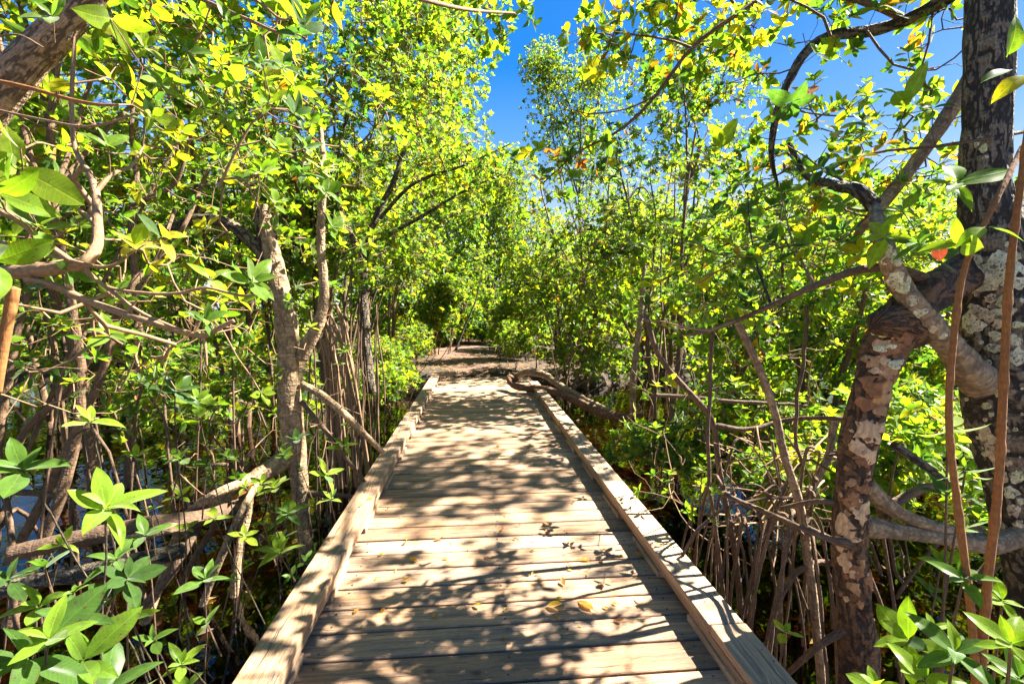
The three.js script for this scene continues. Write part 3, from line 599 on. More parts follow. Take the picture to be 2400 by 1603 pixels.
const bigTree = new Plant('lichen_tree', 'large leaning tree at the right edge, its bark blotched with white lichen', 'tree', V(at(2480, 1850, 2.35).x, -.9, at(2480, 1850, 2.35).z), { seed: 301, tones: AUTUMN, L: .085, bark: barkDark, twigMat: barkBrown });
{
  const t = bigTree, o = t.base, R = t.R;
  const trunk = part('trunk', radialTube(AT(2.35, [2285, -260], [2268, 40], [2266, 220], [2262, 430], [2292, 640], [2315, 860], [2348, 1060], [2395, 1280], [2440, 1500], [2475, 1800]), [.085, .092, .095, .10, .155, .172, .175, .18, .185, .2], 30, 90, o, .20, 5), bigBark, t.o);
  for (let k = 0; k < 60; k++) { // limb positions for the crown above the frame
    t.nodes.push({ p: at(2285, -60 - k * 6, 2.35), r: .06, par: t.nodes.length - 1, load: 0, fixed: true });
  }
  // lichen: [x, y, radius in the picture, tone, stretch]
  const spots = [[2260, 640, 34, 0, .8], [2300, 610, 30, 0, 1], [2325, 640, 26, 0, 1.1], [2230, 645, 22, 0, .8], [2205, 680, 14, 0, 1.3], [2275, 685, 12, 2, .7], [2305, 690, 16, 1, .8], [2310, 715, 14, 0, .8], [2248, 715, 15, 2, 1], [2266, 728, 12, 2, 1], [2284, 715, 11, 0, .7], [2222, 740, 20, 0, 1.5], [2245, 745, 14, 0, 1], [2232, 705, 10, 0, 1], [2284, 770, 12, 0, 1], [2295, 740, 13, 2, .8], [2282, 798, 15, 0, .6], [2325, 780, 14, 0, 1.2], [2335, 815, 18, 0, 1.6], [2268, 832, 7, 0, 1], [2338, 745, 9, 1, .8], [2240, 605, 16, 0, 1.5], [2220, 590, 10, 1, 1.2], [2262, 930, 9, 1, 1], [2218, 915, 5, 0, 1], [2275, 950, 6, 0, 1], [2288, 905, 5, 1, 1], [2262, 1000, 22, 2, 1.6], [2275, 1035, 18, 2, 1.3], [2290, 1060, 16, 2, 1.6], [2302, 1095, 14, 2, 1.5], [2318, 1130, 14, 0, 1.3], [2330, 1100, 10, 0, 1], [2312, 1060, 8, 2, 1.2], [2285, 1010, 9, 2, 1.2], [2340, 1090, 11, 1, 1.2], [2325, 1170, 13, 2, 1.5], [2338, 1205, 10, 2, 1.6], [2335, 1240, 9, 0, 1.4], [2343, 1150, 8, 0, 1], [2256, 340, 9, 1, 1.4], [2250, 318, 6, 0, 1], [2262, 360, 5, 0, 1], [2240, 330, 6, 0, 1.6], [2315, 560, 8, 0, 1], [2335, 585, 10, 1, .8], [2292, 580, 7, 0, 1.2], [2205, 610, 8, 0, 1.4], [2305, 965, 5, 0, 1], [2330, 985, 5, 1, 1.2], [2285, 850, 4, 0, 1], [2300, 870, 4, 0, 1], [2250, 785, 5, 0, 1], [2235, 860, 4, 1, 1]];
  spots.forEach((s, k) => flakeOn(trunk, s[0], s[1], s[2], { name: 'lichen_patch', mat: lichenMats[s[3]], seed: k + 1, thick: .0035, stretch: s[4], jag: .55, N: 12 }));
  for (let k = 0; k < 60; k++) flakeOn(trunk, 2200 + R() * 148, 560 + R() * 700, 2 + R() * R() * 7, { name: 'lichen_patch', mat: lichenMats[Math.floor(R() * 3)], seed: 400 + k, thick: .003, stretch: .7 + R() * .9, jag: .6, N: 9 });
  // the limb with white bark that leaves the trunk to the upper left, and the ones above
  const limb = (pts, radii, mat, sides = 16, n = 40, knob = .16, name = 'branch') => part(name, radialTube(pts, radii, sides, n, o, knob, 9), mat, t.o);
  const pale = limb(AT(2.15, [2005, 470, 2.4], [2028, 560], [2062, 645], [2118, 722], [2185, 800, 2.2], [2250, 880, 2.3]), [.026, .038, .044, .049, .06, .085], barkGrey, 18, 44, .2);
  [[2045, 590, 16, 0], [2062, 600, 12, 0], [2055, 640, 18, 0], [2075, 660, 14, 1], [2095, 690, 12, 0], [2035, 570, 9, 0], [2105, 720, 10, 0], [2120, 715, 8, 0], [2085, 640, 8, 0], [2140, 755, 9, 2], [2165, 770, 8, 0]].forEach((s, k) => flakeOn(pale, s[0], s[1], s[2], { name: 'lichen_patch', mat: lichenMats[s[3]], seed: 600 + k, stretch: 1.2 }));
  limb(AT(2.4, [2005, 470], [1975, 440], [1915, 425, 2.7], [1850, 400, 3.0], [1810, 330, 3.2]), [.04, .036, .03, .024, .016], barkDark, 10, 30);
  limb(AT(2.6, [2290, 60, 2.4], [2235, 165], [2180, 255], [2105, 365], [2010, 485], [1965, 540, 2.7]), [.05, .045, .040, .036, .032, .02], barkGrey, 12, 40, .12);
  // the dark bent bough overhead
  const bough = AT(3.1, [2300, -120, 2.5], [2180, -10, 2.8], [2080, 45, 3.0], [1990, 72], [1905, 82], [1850, 118], [1815, 175], [1790, 235], [1774, 300, 3.15], [1770, 360, 3.2], [1785, 430, 3.3]);
  limb(bough, [.05, .043, .038, .036, .036, .032, .028, .026, .023, .017, .010], barkDark, 12, 60, .16);
  const back = (pts, r0, r1) => t.limb('branch', pts, r0, r1, { sides: 6, knob: .08, wob: .03, mat: barkBrown });
  curve(bough, 30).forEach((p, k) => t.nodes.push({ p, r: .02, par: k ? t.nodes.length - 1 : -1, load: 0, fixed: true }));
  back(AT(3.3, [2080, 45, 3.0], [1950, -10, 3.1], [1760, -5, 3.3], [1700, 30], [1590, 110], [1510, 215], [1420, 300, 3.5], [1330, 345, 3.6], [1245, 420, 3.7]), .024, .006);
  back(AT(3.4, [1590, 110], [1500, 80], [1420, 75, 3.5], [1340, 60, 3.6]), .010, .004);
  back(AT(3.4, [1700, 30], [1640, -40], [1500, -60]), .012, .006);
  back(AT(3.3, [1510, 215], [1440, 250], [1350, 260], [1290, 240, 3.5]), .008, .003);
  back(AT(2.3, [2360, 300], [2170, 330], [1990, 352, 2.5], [1900, 395, 2.7], [1850, 450, 2.8]), .010, .004);
  back(AT(2.9, [1990, 72], [2050, 150], [2150, 160], [2235, 90, 2.6]), .008, .004);
  back(AT(2.9, [2150, -20], [2120, 120], [2080, 250], [2040, 330]), .008, .003);
  back(AT(2.9, [1905, 82], [1880, 30], [1820, 0], [1750, -30]), .010, .005);
  back(AT(3.0, [1790, 235], [1850, 260], [1950, 265], [2080, 262]), .007, .003);
  back(AT(2.7, [2010, 485], [1940, 410], [1880, 380], [1800, 330]), .010, .003);
  // leaf clusters of the overhead boughs, where they hang: [x, y, depth, leaves, length]
  const cl = [[1245, 400, 3.6, 8, .11], [1215, 350, 3.7, 7, .11], [1275, 370, 3.6, 8, .12], [1310, 410, 3.6, 7, .11], [1360, 310, 3.5, 7, .10], [1400, 360, 3.6, 6, .1], [1250, 450, 3.7, 6, .1], [1380, 60, 3.5, 8, .13], [1345, 80, 3.5, 6, .12], [1410, 20, 3.4, 7, .12], [1440, 90, 3.5, 6, .1], [1520, 180, 3.4, 7, .1], [1570, 130, 3.3, 6, .1], [1600, 60, 3.3, 7, .11], [1500, 20, 3.4, 7, .12], [1560, 0, 3.3, 7, .11], [1650, 15, 3.3, 7, .1], [1700, 60, 3.3, 6, .1], [1740, 30, 3.2, 8, .1], [1790, 60, 3.2, 8, .1], [1830, 10, 3.1, 8, .1], [1880, 20, 3.1, 7, .1], [1950, 40, 3.0, 7, .1], [2010, 20, 2.9, 7, .1], [2080, 10, 2.9, 6, .1], [1640, 130, 3.5, 5, .10], [1660, 110, 3.4, 4, .10], [1760, 180, 3.4, 4, .08], [1900, 130, 3.2, 5, .07], [1960, 110, 3.1, 6, .08], [2040, 160, 3.0, 5, .07], [2100, 110, 2.9, 6, .08], [2130, 40, 2.9, 7, .09], [2150, 200, 2.8, 5, .07], [2080, 260, 2.9, 6, .08], [2000, 240, 3, 6, .08], [1930, 240, 3, 6, .08], [1870, 280, 3.1, 6, .08], [1830, 310, 3.1, 7, .09], [1900, 330, 3, 7, .09], [1960, 310, 2.9, 7, .09], [2030, 330, 2.8, 7, .09], [2110, 300, 2.8, 7, .09], [2160, 290, 2.8, 6, .09], [2180, 350, 2.7, 5, .09], [1840, 380, 3.1, 7, .09], [1800, 440, 3.2, 8, .1], [1880, 430, 2.9, 8, .09], [1940, 390, 2.8, 8, .09], [1760, 380, 3.3, 8, .09], [1720, 330, 3.4, 7, .09], [1700, 400, 3.4, 7, .1], [2060, 400, 2.7, 7, .09], [2120, 440, 2.7, 7, .09], [1990, 440, 2.7, 7, .09], [1930, 470, 2.8, 8, .1], [1860, 500, 2.9, 8, .1], [1790, 510, 3.2, 8, .1]];
  cl.forEach(([x, y, d, n, L]) => { t.cluster(at(x, y, d), n, { L }); for (let q = 0; q < 2; q++) t.cluster(at(x + (R() - .5) * 120, y + (R() - .5) * 100, d + (R() - .2) * .9), n, { L: L * .95 }); });
  for (let k = 0; k < 40; k++) t.cluster(at(1620 + R() * 620, 60 + R() * 400, 2.9 + R() * .9), 0);
  for (let k = 0; k < 70; k++) { const x = 1330 + R() * 420, y = -20 + R() * 190; t.cluster(at(x, y, 3.3 + R() * 1.2), 7, { L: .095 }); }
  // named leaves in front: dark whorls against the sky
  const wh = (x, y, d, n, L, tone, ax, tilt, W = 1.15) => t.rosette(at(x, y, d), at(x + ax[0], y + ax[1], d + (ax[2] || 0)).sub(at(x, y, d)), n, L, { tone, tilt: tilt || [50, 95], W });
  wh(1815, 232, 2.5, 7, .16, 1, [20, 30, -.05]); wh(2080, 245, 2.3, 4, .20, 1, [-10, -60, 0], [10, 70]); wh(2195, 425, 1.9, 8, .20, 1, [10, -30, -.03], [55, 100], .8); wh(2030, 545, 2.0, 5, .13, 1, [-10, -30, -.05]); wh(1655, 340, 3.0, 4, .2, 1, [0, -30, .03], [5, 60]); wh(1720, 480, 2.9, 6, .13, 1, [-20, -20, -.05]); wh(1640, 500, 2.9, 7, .15, 1, [0, -30, -.04], [30, 90]);
  for (let k = 0; k < 46; k++) t.cluster(at(1740 + R() * 540, -10 + R() * 450, 2.7 + R() * 1.0), R() < .2 ? 0 : 6, { L: .092 });
  for (const [x, y, dd, n, L] of [[1770, 235, 2.8, 6, .13], [1855, 215, 2.8, 4, .12], [1920, 300, 2.6, 6, .12], [2000, 300, 2.5, 6, .12], [1965, 365, 2.5, 6, .12], [1890, 385, 2.6, 7, .13], [1840, 445, 2.7, 7, .13], [1930, 470, 2.5, 7, .13], [2070, 485, 2.2, 6, .13], [2110, 560, 2.0, 6, .13], [1850, 565, 2.5, 7, .12], [1760, 560, 2.6, 7, .12], [1690, 590, 2.7, 7, .12], [1800, 640, 2.4, 5, .11], [1600, 560, 2.8, 7, .12], [1540, 520, 3.0, 7, .12], [1480, 470, 3.1, 7, .12], [1560, 420, 3.1, 7, .12], [1620, 370, 3.1, 6, .13], [1700, 420, 3.0, 7, .12], [1460, 560, 3.1, 6, .11], [1400, 480, 3.3, 6, .11], [2140, 250, 2.4, 5, .12], [1990, 220, 2.6, 5, .11]]) { const p = at(x, y, dd); t.cluster(p, n, { L, axis: at(x + (R() - .5) * 50, y - 34, dd - .05).sub(p), tilt: [45, 98], W: .9 }); }
  const tw = t.twigMat; t.twigMat = barkBrown;
  // the crown above the picture, whose shade falls on the boardwalk
  const outside = p => { const [i] = seen(p, .06); return !i && p.distanceTo(CAM) > 2.5; };
  t.limb('branch', [at(2285, -120, 2.35), V(3.2, 4.6, -3.6), V(4.2, 6.0, -5.2), V(5.0, 7.0, -6.6)], .045, .012, { n: 16 }); t.limb('branch', [at(2285, -120, 2.35), V(3.2, 5, -2.6), V(4.6, 6.4, -3.2), V(5.8, 7.2, -4.2)], .045, .012, { n: 16 });
  t.limb('branch', [at(2285, -200, 2.35), V(2.8, 5.8, -3.4), V(3.6, 6.6, -5.4), V(4.4, 7.4, -8.2)], .04, .012, { n: 16 });
  t.crown(V(5.6, 7.1, -6.0), V(2.3, 1.1, 4.6), 1150, { test: outside, gap: .38, freq: 2.7, n: [5, 8], cut: p => (p.x < 4.6 && noise3(p.x * 1.3, p.y * 1.3, p.z * 1.3 + 4) > .5) || (Math.abs(p.z + 4.0) < 1.9 && noise3(p.x * 2.6, p.y * .6, p.z * 2.6 + 4) > .34) });
  t.grow(); t.finish();
}
{ // the second trunk, bark peeling in plates
  const d = 2.25, t = new Plant('peeling_tree', 'thick trunk with bark peeling in tan plates, left of the lichen tree', 'tree', V(at(1990, 1700, d).x, -.95, at(1990, 1700, d).z), { seed: 320, bark: scarBark }), o = t.base, R = t.R;
  const trunk = part('trunk', radialTube(AT(d, [1985, 1760], [1975, 1560], [1962, 1400], [1948, 1270], [1952, 1140], [1975, 1000], [2008, 870], [2050, 770], [2115, 690], [2200, 630, 2.4]), [.09, .08, .076, .07, .07, .076, .086, .098, .09, .10], 24, 90, o, .34, 3), scarBark, t.o);
  part('knot', radialTube(AT(d, [2100, 750], [2060, 735, 2.2], [2022, 738, 2.15], [2008, 740, 2.13]), [.10, .085, .06, .03], 18, 14, o, .3, 8), scarBark, t.o);
  const limb = (pts, radii, mat = scarBark, n = 26) => part('branch', radialTube(pts, radii, 12, n, o, .15, 4), mat, t.o);
  limb(AT(d, [1975, 1205], [2060, 1218], [2160, 1232], [2260, 1248], [2350, 1225, 2.3]), [.055, .04, .036, .045, .05], barkGrey);
  limb(AT(d, [1980, 1110], [2025, 1150], [2080, 1185], [2140, 1205], [2250, 1230, 2.3]), [.05, .04, .03, .028, .03], barkGrey);
  limb(AT(2.35, [2020, 1180], [2075, 1140], [2120, 1118], [2190, 1120, 2.5]), [.03, .022, .02, .012], barkBrown);
  limb(AT(2.3, [1960, 1160], [1880, 1150], [1790, 1165, 2.5]), [.02, .013, .01], barkBrown);
  limb(AT(2.2, [1965, 1250], [1915, 1240], [1850, 1215], [1760, 1175, 2.5], [1660, 1135, 2.7]), [.03, .017, .013, .012, .009], barkRoot);
  limb(AT(2.3, [2050, 1020], [2110, 1060], [2180, 1110, 2.5]), [.02, .02, .012], barkDark);
  limb(AT(2.25, [1970, 1430], [1930, 1450], [1880, 1480], [1790, 1560, 2.4]), [.03, .02, .016, .012], barkRoot);
  limb(AT(2.25, [2120, 640], [2040, 614], [1960, 622], [1870, 655, 2.3], [1770, 700, 2.4], [1690, 735, 2.5], [1620, 760, 2.55], [1560, 768, 2.6]), [.03, .024, .020, .017, .014, .012, .010, .006], barkBrown, 50);
  // plates: [x, y, radius, tone, stretch]
  const pl = [[2020, 790, 15, 1, .8], [2045, 800, 17, 2, 1], [2010, 830, 20, 0, .9], [2040, 850, 22, 0, 1], [2000, 880, 22, 2, 1], [2030, 900, 24, 0, .8], [1995, 925, 18, 2, .8], [2020, 945, 12, 0, .8], [1985, 985, 20, 1, 1.1], [2012, 990, 20, 1, 1], [2038, 975, 14, 1, 1.5], [2030, 1010, 12, 1, 1.2], [1972, 1030, 18, 1, 1.3], [2000, 1045, 18, 1, .8], [2040, 1040, 14, 1, 1.3], [1985, 1060, 12, 2, 1], [1960, 1150, 14, 2, .7], [1985, 1165, 18, 1, .6], [2005, 1155, 9, 1, 1.2], [1975, 1185, 15, 1, .8], [1935, 1200, 20, 1, 1.2], [1950, 1230, 15, 1, 1], [1930, 1245, 12, 1, 1.6], [1938, 1290, 14, 1, 1.2], [1965, 1310, 16, 2, 1], [1995, 1330, 16, 2, 1.2], [1960, 1350, 12, 0, 1], [2030, 830, 9, 1, 1], [2052, 870, 10, 2, 1.5], [1985, 1120, 12, 2, .6], [1955, 1020, 8, 1, 1.4], [2060, 760, 14, 2, 1.2], [2085, 770, 14, 2, 1.4]];
  pl.forEach((s, k) => flakeOn(trunk, s[0], s[1], s[2] * 1.15, { name: 'bark_plate', mat: plateMats[s[3]], seed: 700 + k, thick: .007, stretch: s[4], jag: .8, N: 13 }));
  for (let k = 0; k < 50; k++) { const y = 770 + R() * 620, cx = y < 1200 ? mixf(2050, 1948, (y - 770) / 430) : mixf(1945, 1962, (y - 1200) / 200); flakeOn(trunk, cx + (R() - .5) * 84, y, 4 + R() * R() * 11, { name: 'bark_plate', mat: plateMats[Math.floor(R() * 3)], seed: 800 + k, thick: .004 + R() * .004, stretch: .6 + R(), jag: .9, N: 10 }); }
  [[2028, 768, 9, 0], [2020, 800, 12, 0], [2045, 795, 8, 0], [2050, 838, 12, 0], [2062, 830, 8, 0], [2008, 765, 6, 0], [2030, 745, 7, 0]].forEach((s, k) => flakeOn(trunk, s[0], s[1], s[2], { name: 'lichen_patch', mat: lichenMats[s[3]], seed: 760 + k, thick: .013, stretch: .7 }));
  curve(AT(2.25, [2040, 614], [1960, 622], [1870, 655, 2.3], [1770, 700, 2.4], [1690, 735, 2.5], [1620, 760, 2.55]), 20).forEach((p, k) => t.nodes.push({ p, r: .012, par: k ? t.nodes.length - 1 : -1, load: 0, fixed: true }));
  t.limb('branch', AT(2.5, [1690, 735], [1610, 760], [1540, 740], [1470, 735, 2.7]), .009, .003, { mat: barkTwig });
  t.limb('branch', AT(2.4, [1870, 655], [1820, 560, 2.6], [1790, 440, 2.8]), .009, .003, { mat: barkTwig });
  t.limb('branch', AT(2.4, [1770, 700], [1740, 620, 2.6], [1720, 520, 2.8], [1715, 440, 2.9]), .008, .003, { mat: barkDark });
  [[1720, 690, 2.4, 6, .10], [1660, 700, 2.6, 6, .10], [1740, 755, 2.4, 3, .08], [1600, 720, 2.6, 5, .09], [1560, 690, 2.7, 6, .09], [1530, 750, 2.7, 5, .09], [1830, 600, 2.5, 6, .10], [1780, 560, 2.6, 7, .10], [1890, 570, 2.4, 7, .11], [1930, 540, 2.3, 7, .12], [1980, 580, 2.3, 6, .12], [1870, 520, 2.6, 7, .11], [1720, 590, 2.7, 7, .1], [1680, 560, 2.8, 7, .1], [1640, 600, 2.7, 7, .1], [1950, 660, 2.4, 5, .09], [1900, 690, 2.5, 5, .08], [1600, 640, 2.8, 7, .1], [1560, 600, 2.9, 7, .1], [1820, 680, 2.4, 5, .09], [2090, 590, 2.15, 6, .12], [2140, 600, 2.15, 4, .11], [1680, 480, 2.9, 7, .1], [1620, 540, 2.9, 8, .1], [1740, 440, 2.9, 8, .1], [1500, 640, 2.9, 6, .09], [1480, 700, 2.8, 6, .09]].forEach(([x, y, dd, n, L]) => { t.cluster(at(x, y, dd), n, { L }); t.cluster(at(x + (R() - .5) * 110, y + (R() - .5) * 90, dd + R() * .6), n, { L: L * .9 }); });
  t.grow(); t.finish();
}
{ // two orange stems rising in front of the lichen tree
  const t = new Plant('sapling', 'sapling with two thin orange stems in front of the lichen tree', 'sapling', at(2250, 1640, 1.5), { seed: 330, L: .12 }), o = t.base;
  const st = (pts, r0, r1) => part('stem', radialTube(pts, Array.from({ length: 61 }, (_, k) => mixf(r0, r1, k / 60) * (k % 7 === 3 ? 1.22 : .94 + .1 * noise3(k * .7, r0 * 900, 1))), 12, 120, o, .10, 2), barkOrange, t.o);
  st(AT(1.5, [2246, 1640], [2262, 1380], [2290, 1120], [2302, 900], [2316, 640], [2345, 400], [2380, 150]), .013, .0095); st(AT(1.5, [2244, 1620], [2228, 1400], [2200, 1180], [2178, 980], [2186, 800], [2215, 610], [2275, 480], [2350, 330, 1.6]), .012, .008);
  t.rosette(at(2205, 560, 1.5), at(2150, 545, 1.45).sub(at(2205, 560, 1.5)), 3, .13, { tone: 1, tilt: [20, 80] });
  const lv = (x, y, x2, y2, L, tone, d = 1.35, W = 1) => { const p = at(x, y, d), q = at(x2, y2, d - .03).sub(p); t.leaves.push({ m: leafMatrix(p, q, V(.2, 1, .5), L, W), p, l: L, tone, j: 1 }); };
  lv(2310, 130, 2350, 40, .12, 1, 1.3, 1.5); lv(2320, 160, 2240, 170, .11, 3, 1.4); lv(2355, 170, 2260, 230, .14, 6, 1.4); lv(2260, 520, 2190, 560, .12, 1, 1.45); lv(2262, 520, 2330, 530, .11, 2, 1.45);
  t.finish();
}
// hanging red dry leaf on a thread between the stems
{ const p = at(2150, 555, 2.0), o = thing('dry_leaf', 'dark red dry leaf hanging beside the lichen tree above the pale limb', 'leaf', p); const m = part('blade', LEAF_BIG[2], leafMat(C(.28, .05, .02)), o); m.applyMatrix4(leafMatrix(V(0, 0, 0), V(.25, -1, .1), V(-.3, .1, 1), .085, 1.5)); part('stalk', new MB().tube(AT(2.0, [2150, 555], [2165, 540], [2215, 545]).map(q => q.sub(p)), [.002, .002, .0015], 5).geo(), barkTwig, o); }
{ // root tangle between the boardwalk and the peeling tree
  const t = new Plant('prop_root_thicket', 'tangle of arching brown prop roots between right kerb and peeling trunk', 'prop roots', V(at(1750, 1500, 2.9).x, -.95, at(1750, 1500, 2.9).z), { seed: 340, L: .08 }), R = t.R, o = t.base;
  const rt = (pts, r0, r1, mat = barkRoot) => t.limb('prop_root', pts, r0, r1, { sides: 8, knob: .12, mat, wob: .015, n: 26 });
  rt(AT(2.6, [1690, 735], [1745, 850], [1785, 980], [1805, 1060], [1840, 1180], [1858, 1300], [1872, 1430], [1890, 1640]), .021, .024, barkGrey);
  rt(AT(3.2, [1480, 720], [1520, 830], [1580, 900], [1632, 965], [1650, 1080], [1672, 1180], [1690, 1290], [1705, 1500]), .020, .022);
  rt(AT(2.9, [1632, 760], [1630, 880], [1624, 1000], [1628, 1120], [1648, 1250], [1670, 1500]), .012, .013);
  rt(AT(2.7, [1850, 700], [1848, 800], [1830, 900], [1826, 1010], [1838, 1060]), .011, .010);
  rt(AT(3.0, [1915, 960], [1905, 1030], [1880, 1090], [1850, 1140], [1800, 1200]), .026, .016, barkGrey);
  rt(AT(3.2, [1640, 975], [1720, 985], [1800, 965], [1900, 960, 3.0], [1990, 965, 2.9]), .018, .014);
  rt(AT(3.6, [1500, 905], [1640, 915], [1760, 925], [1850, 930]), .016, .012);
  rt(AT(2.7, [1660, 1135], [1770, 1180], [1860, 1215], [1930, 1250, 2.4]), .014, .016);
  rt(AT(2.8, [1850, 1140], [1720, 1150], [1640, 1180], [1590, 1230], [1545, 1320]), .009, .009);
  rt(AT(2.6, [1985, 1330, 2.3], [1900, 1290], [1830, 1310], [1780, 1400], [1755, 1560]), .018, .016);
  for (const [hx, hy, hd, n, r0] of [[1690, 1140, 2.9, 7, .011], [1845, 1195, 2.6, 8, .013], [1765, 1170, 2.8, 6, .011], [1640, 1190, 3.1, 5, .010], [1880, 1090, 2.8, 5, .011], [1735, 1060, 3.3, 5, .011]]) for (let k = 0; k < n; k++) {
    const a = at(hx + (R() - .5) * 70, hy + (R() - .5) * 130, hd + (R() - .5) * .3), an = k / n * 6.28 + R() * .6, sp = .2 + R() * .42, b = V(a.x + Math.cos(an) * sp, -.92, a.z + Math.sin(an) * sp * .8); if (b.x < 1.27) b.x = 1.27 + R() * .12;
    const m1 = a.clone().lerp(b, .3); m1.y = a.y - .03 + R() * .07; m1.x += (R() - .5) * .06; const m2 = a.clone().lerp(b, .78); m2.y = mixf(a.y, b.y, .42); rt([a, m1, m2, b], r0 * (.35 + R() * .7), r0 * (.35 + R() * .6), [barkRoot, barkRoot, barkBrown][k % 3]);
  }
  for (let k = 0; k < 46; k++) { const a = at(1560 + R() * 380, 980 + R() * 260, 2.9 + R() * .9), b = at(1560 + R() * 380, 1000 + R() * 330, 2.9 + R() * .9), m = a.clone().lerp(b, .5).add(V(0, (R() - .3) * .2, 0)); if (Math.min(a.x, b.x, m.x) > 1.25) t.limb('prop_root', [a, m, b], .004 + R() * .005, .003 + R() * .003, { sides: 5, mat: barkTwig, wob: .03 }); }
  for (let k = 0; k < 90; k++) t.cluster(at(1430 + R() * 500, 760 + R() * 420, 3.0 + R() * 1.8), R() < .6 ? 0 : 5, { L: .075 });
  t.grow(); t.finish();
}
{ // the fallen branch that rests on the right kerb
  const o = thing('fallen_branch', 'thick brown dead branch lying across the far end of the right kerb', 'branch', at(1300, 890, 8.6));
  const q = AT(8.8, [1185, 872, 9.0], [1168, 866, 9.2], [1180, 885, 8.9], [1240, 892, 8.6], [1290, 905, 8.2], [1345, 930, 7.7], [1390, 950, 7.3], [1450, 958, 7.0], [1475, 950, 6.9]).map(p => p);
  part('limb', radialTube(q, [.05, .065, .07, .07, .07, .075, .08, .07, .04], 12, 70, o.position, .25, 7), barkMat([.33, .22, .13], [.62, .45, .30], [.13, .09, .06], { furrow: .5, bump: .012, seed: 220 }), o);
  part('limb', radialTube(AT(8.9, [1180, 862, 9.2], [1215, 852], [1250, 860], [1275, 878, 8.6], [1335, 912, 7.9], [1400, 944, 7.3]), [.05, .07, .07, .06, .05, .045], 12, 40, o.position, .25, 9), barkGrey, o);
  part('twig', radialTube(AT(7.2, [1452, 955], [1452, 870], [1462, 790], [1472, 700], [1478, 610]), [.045, .05, .045, .04, .03], 10, 40, o.position, .1, 4), barkGrey, o);
}
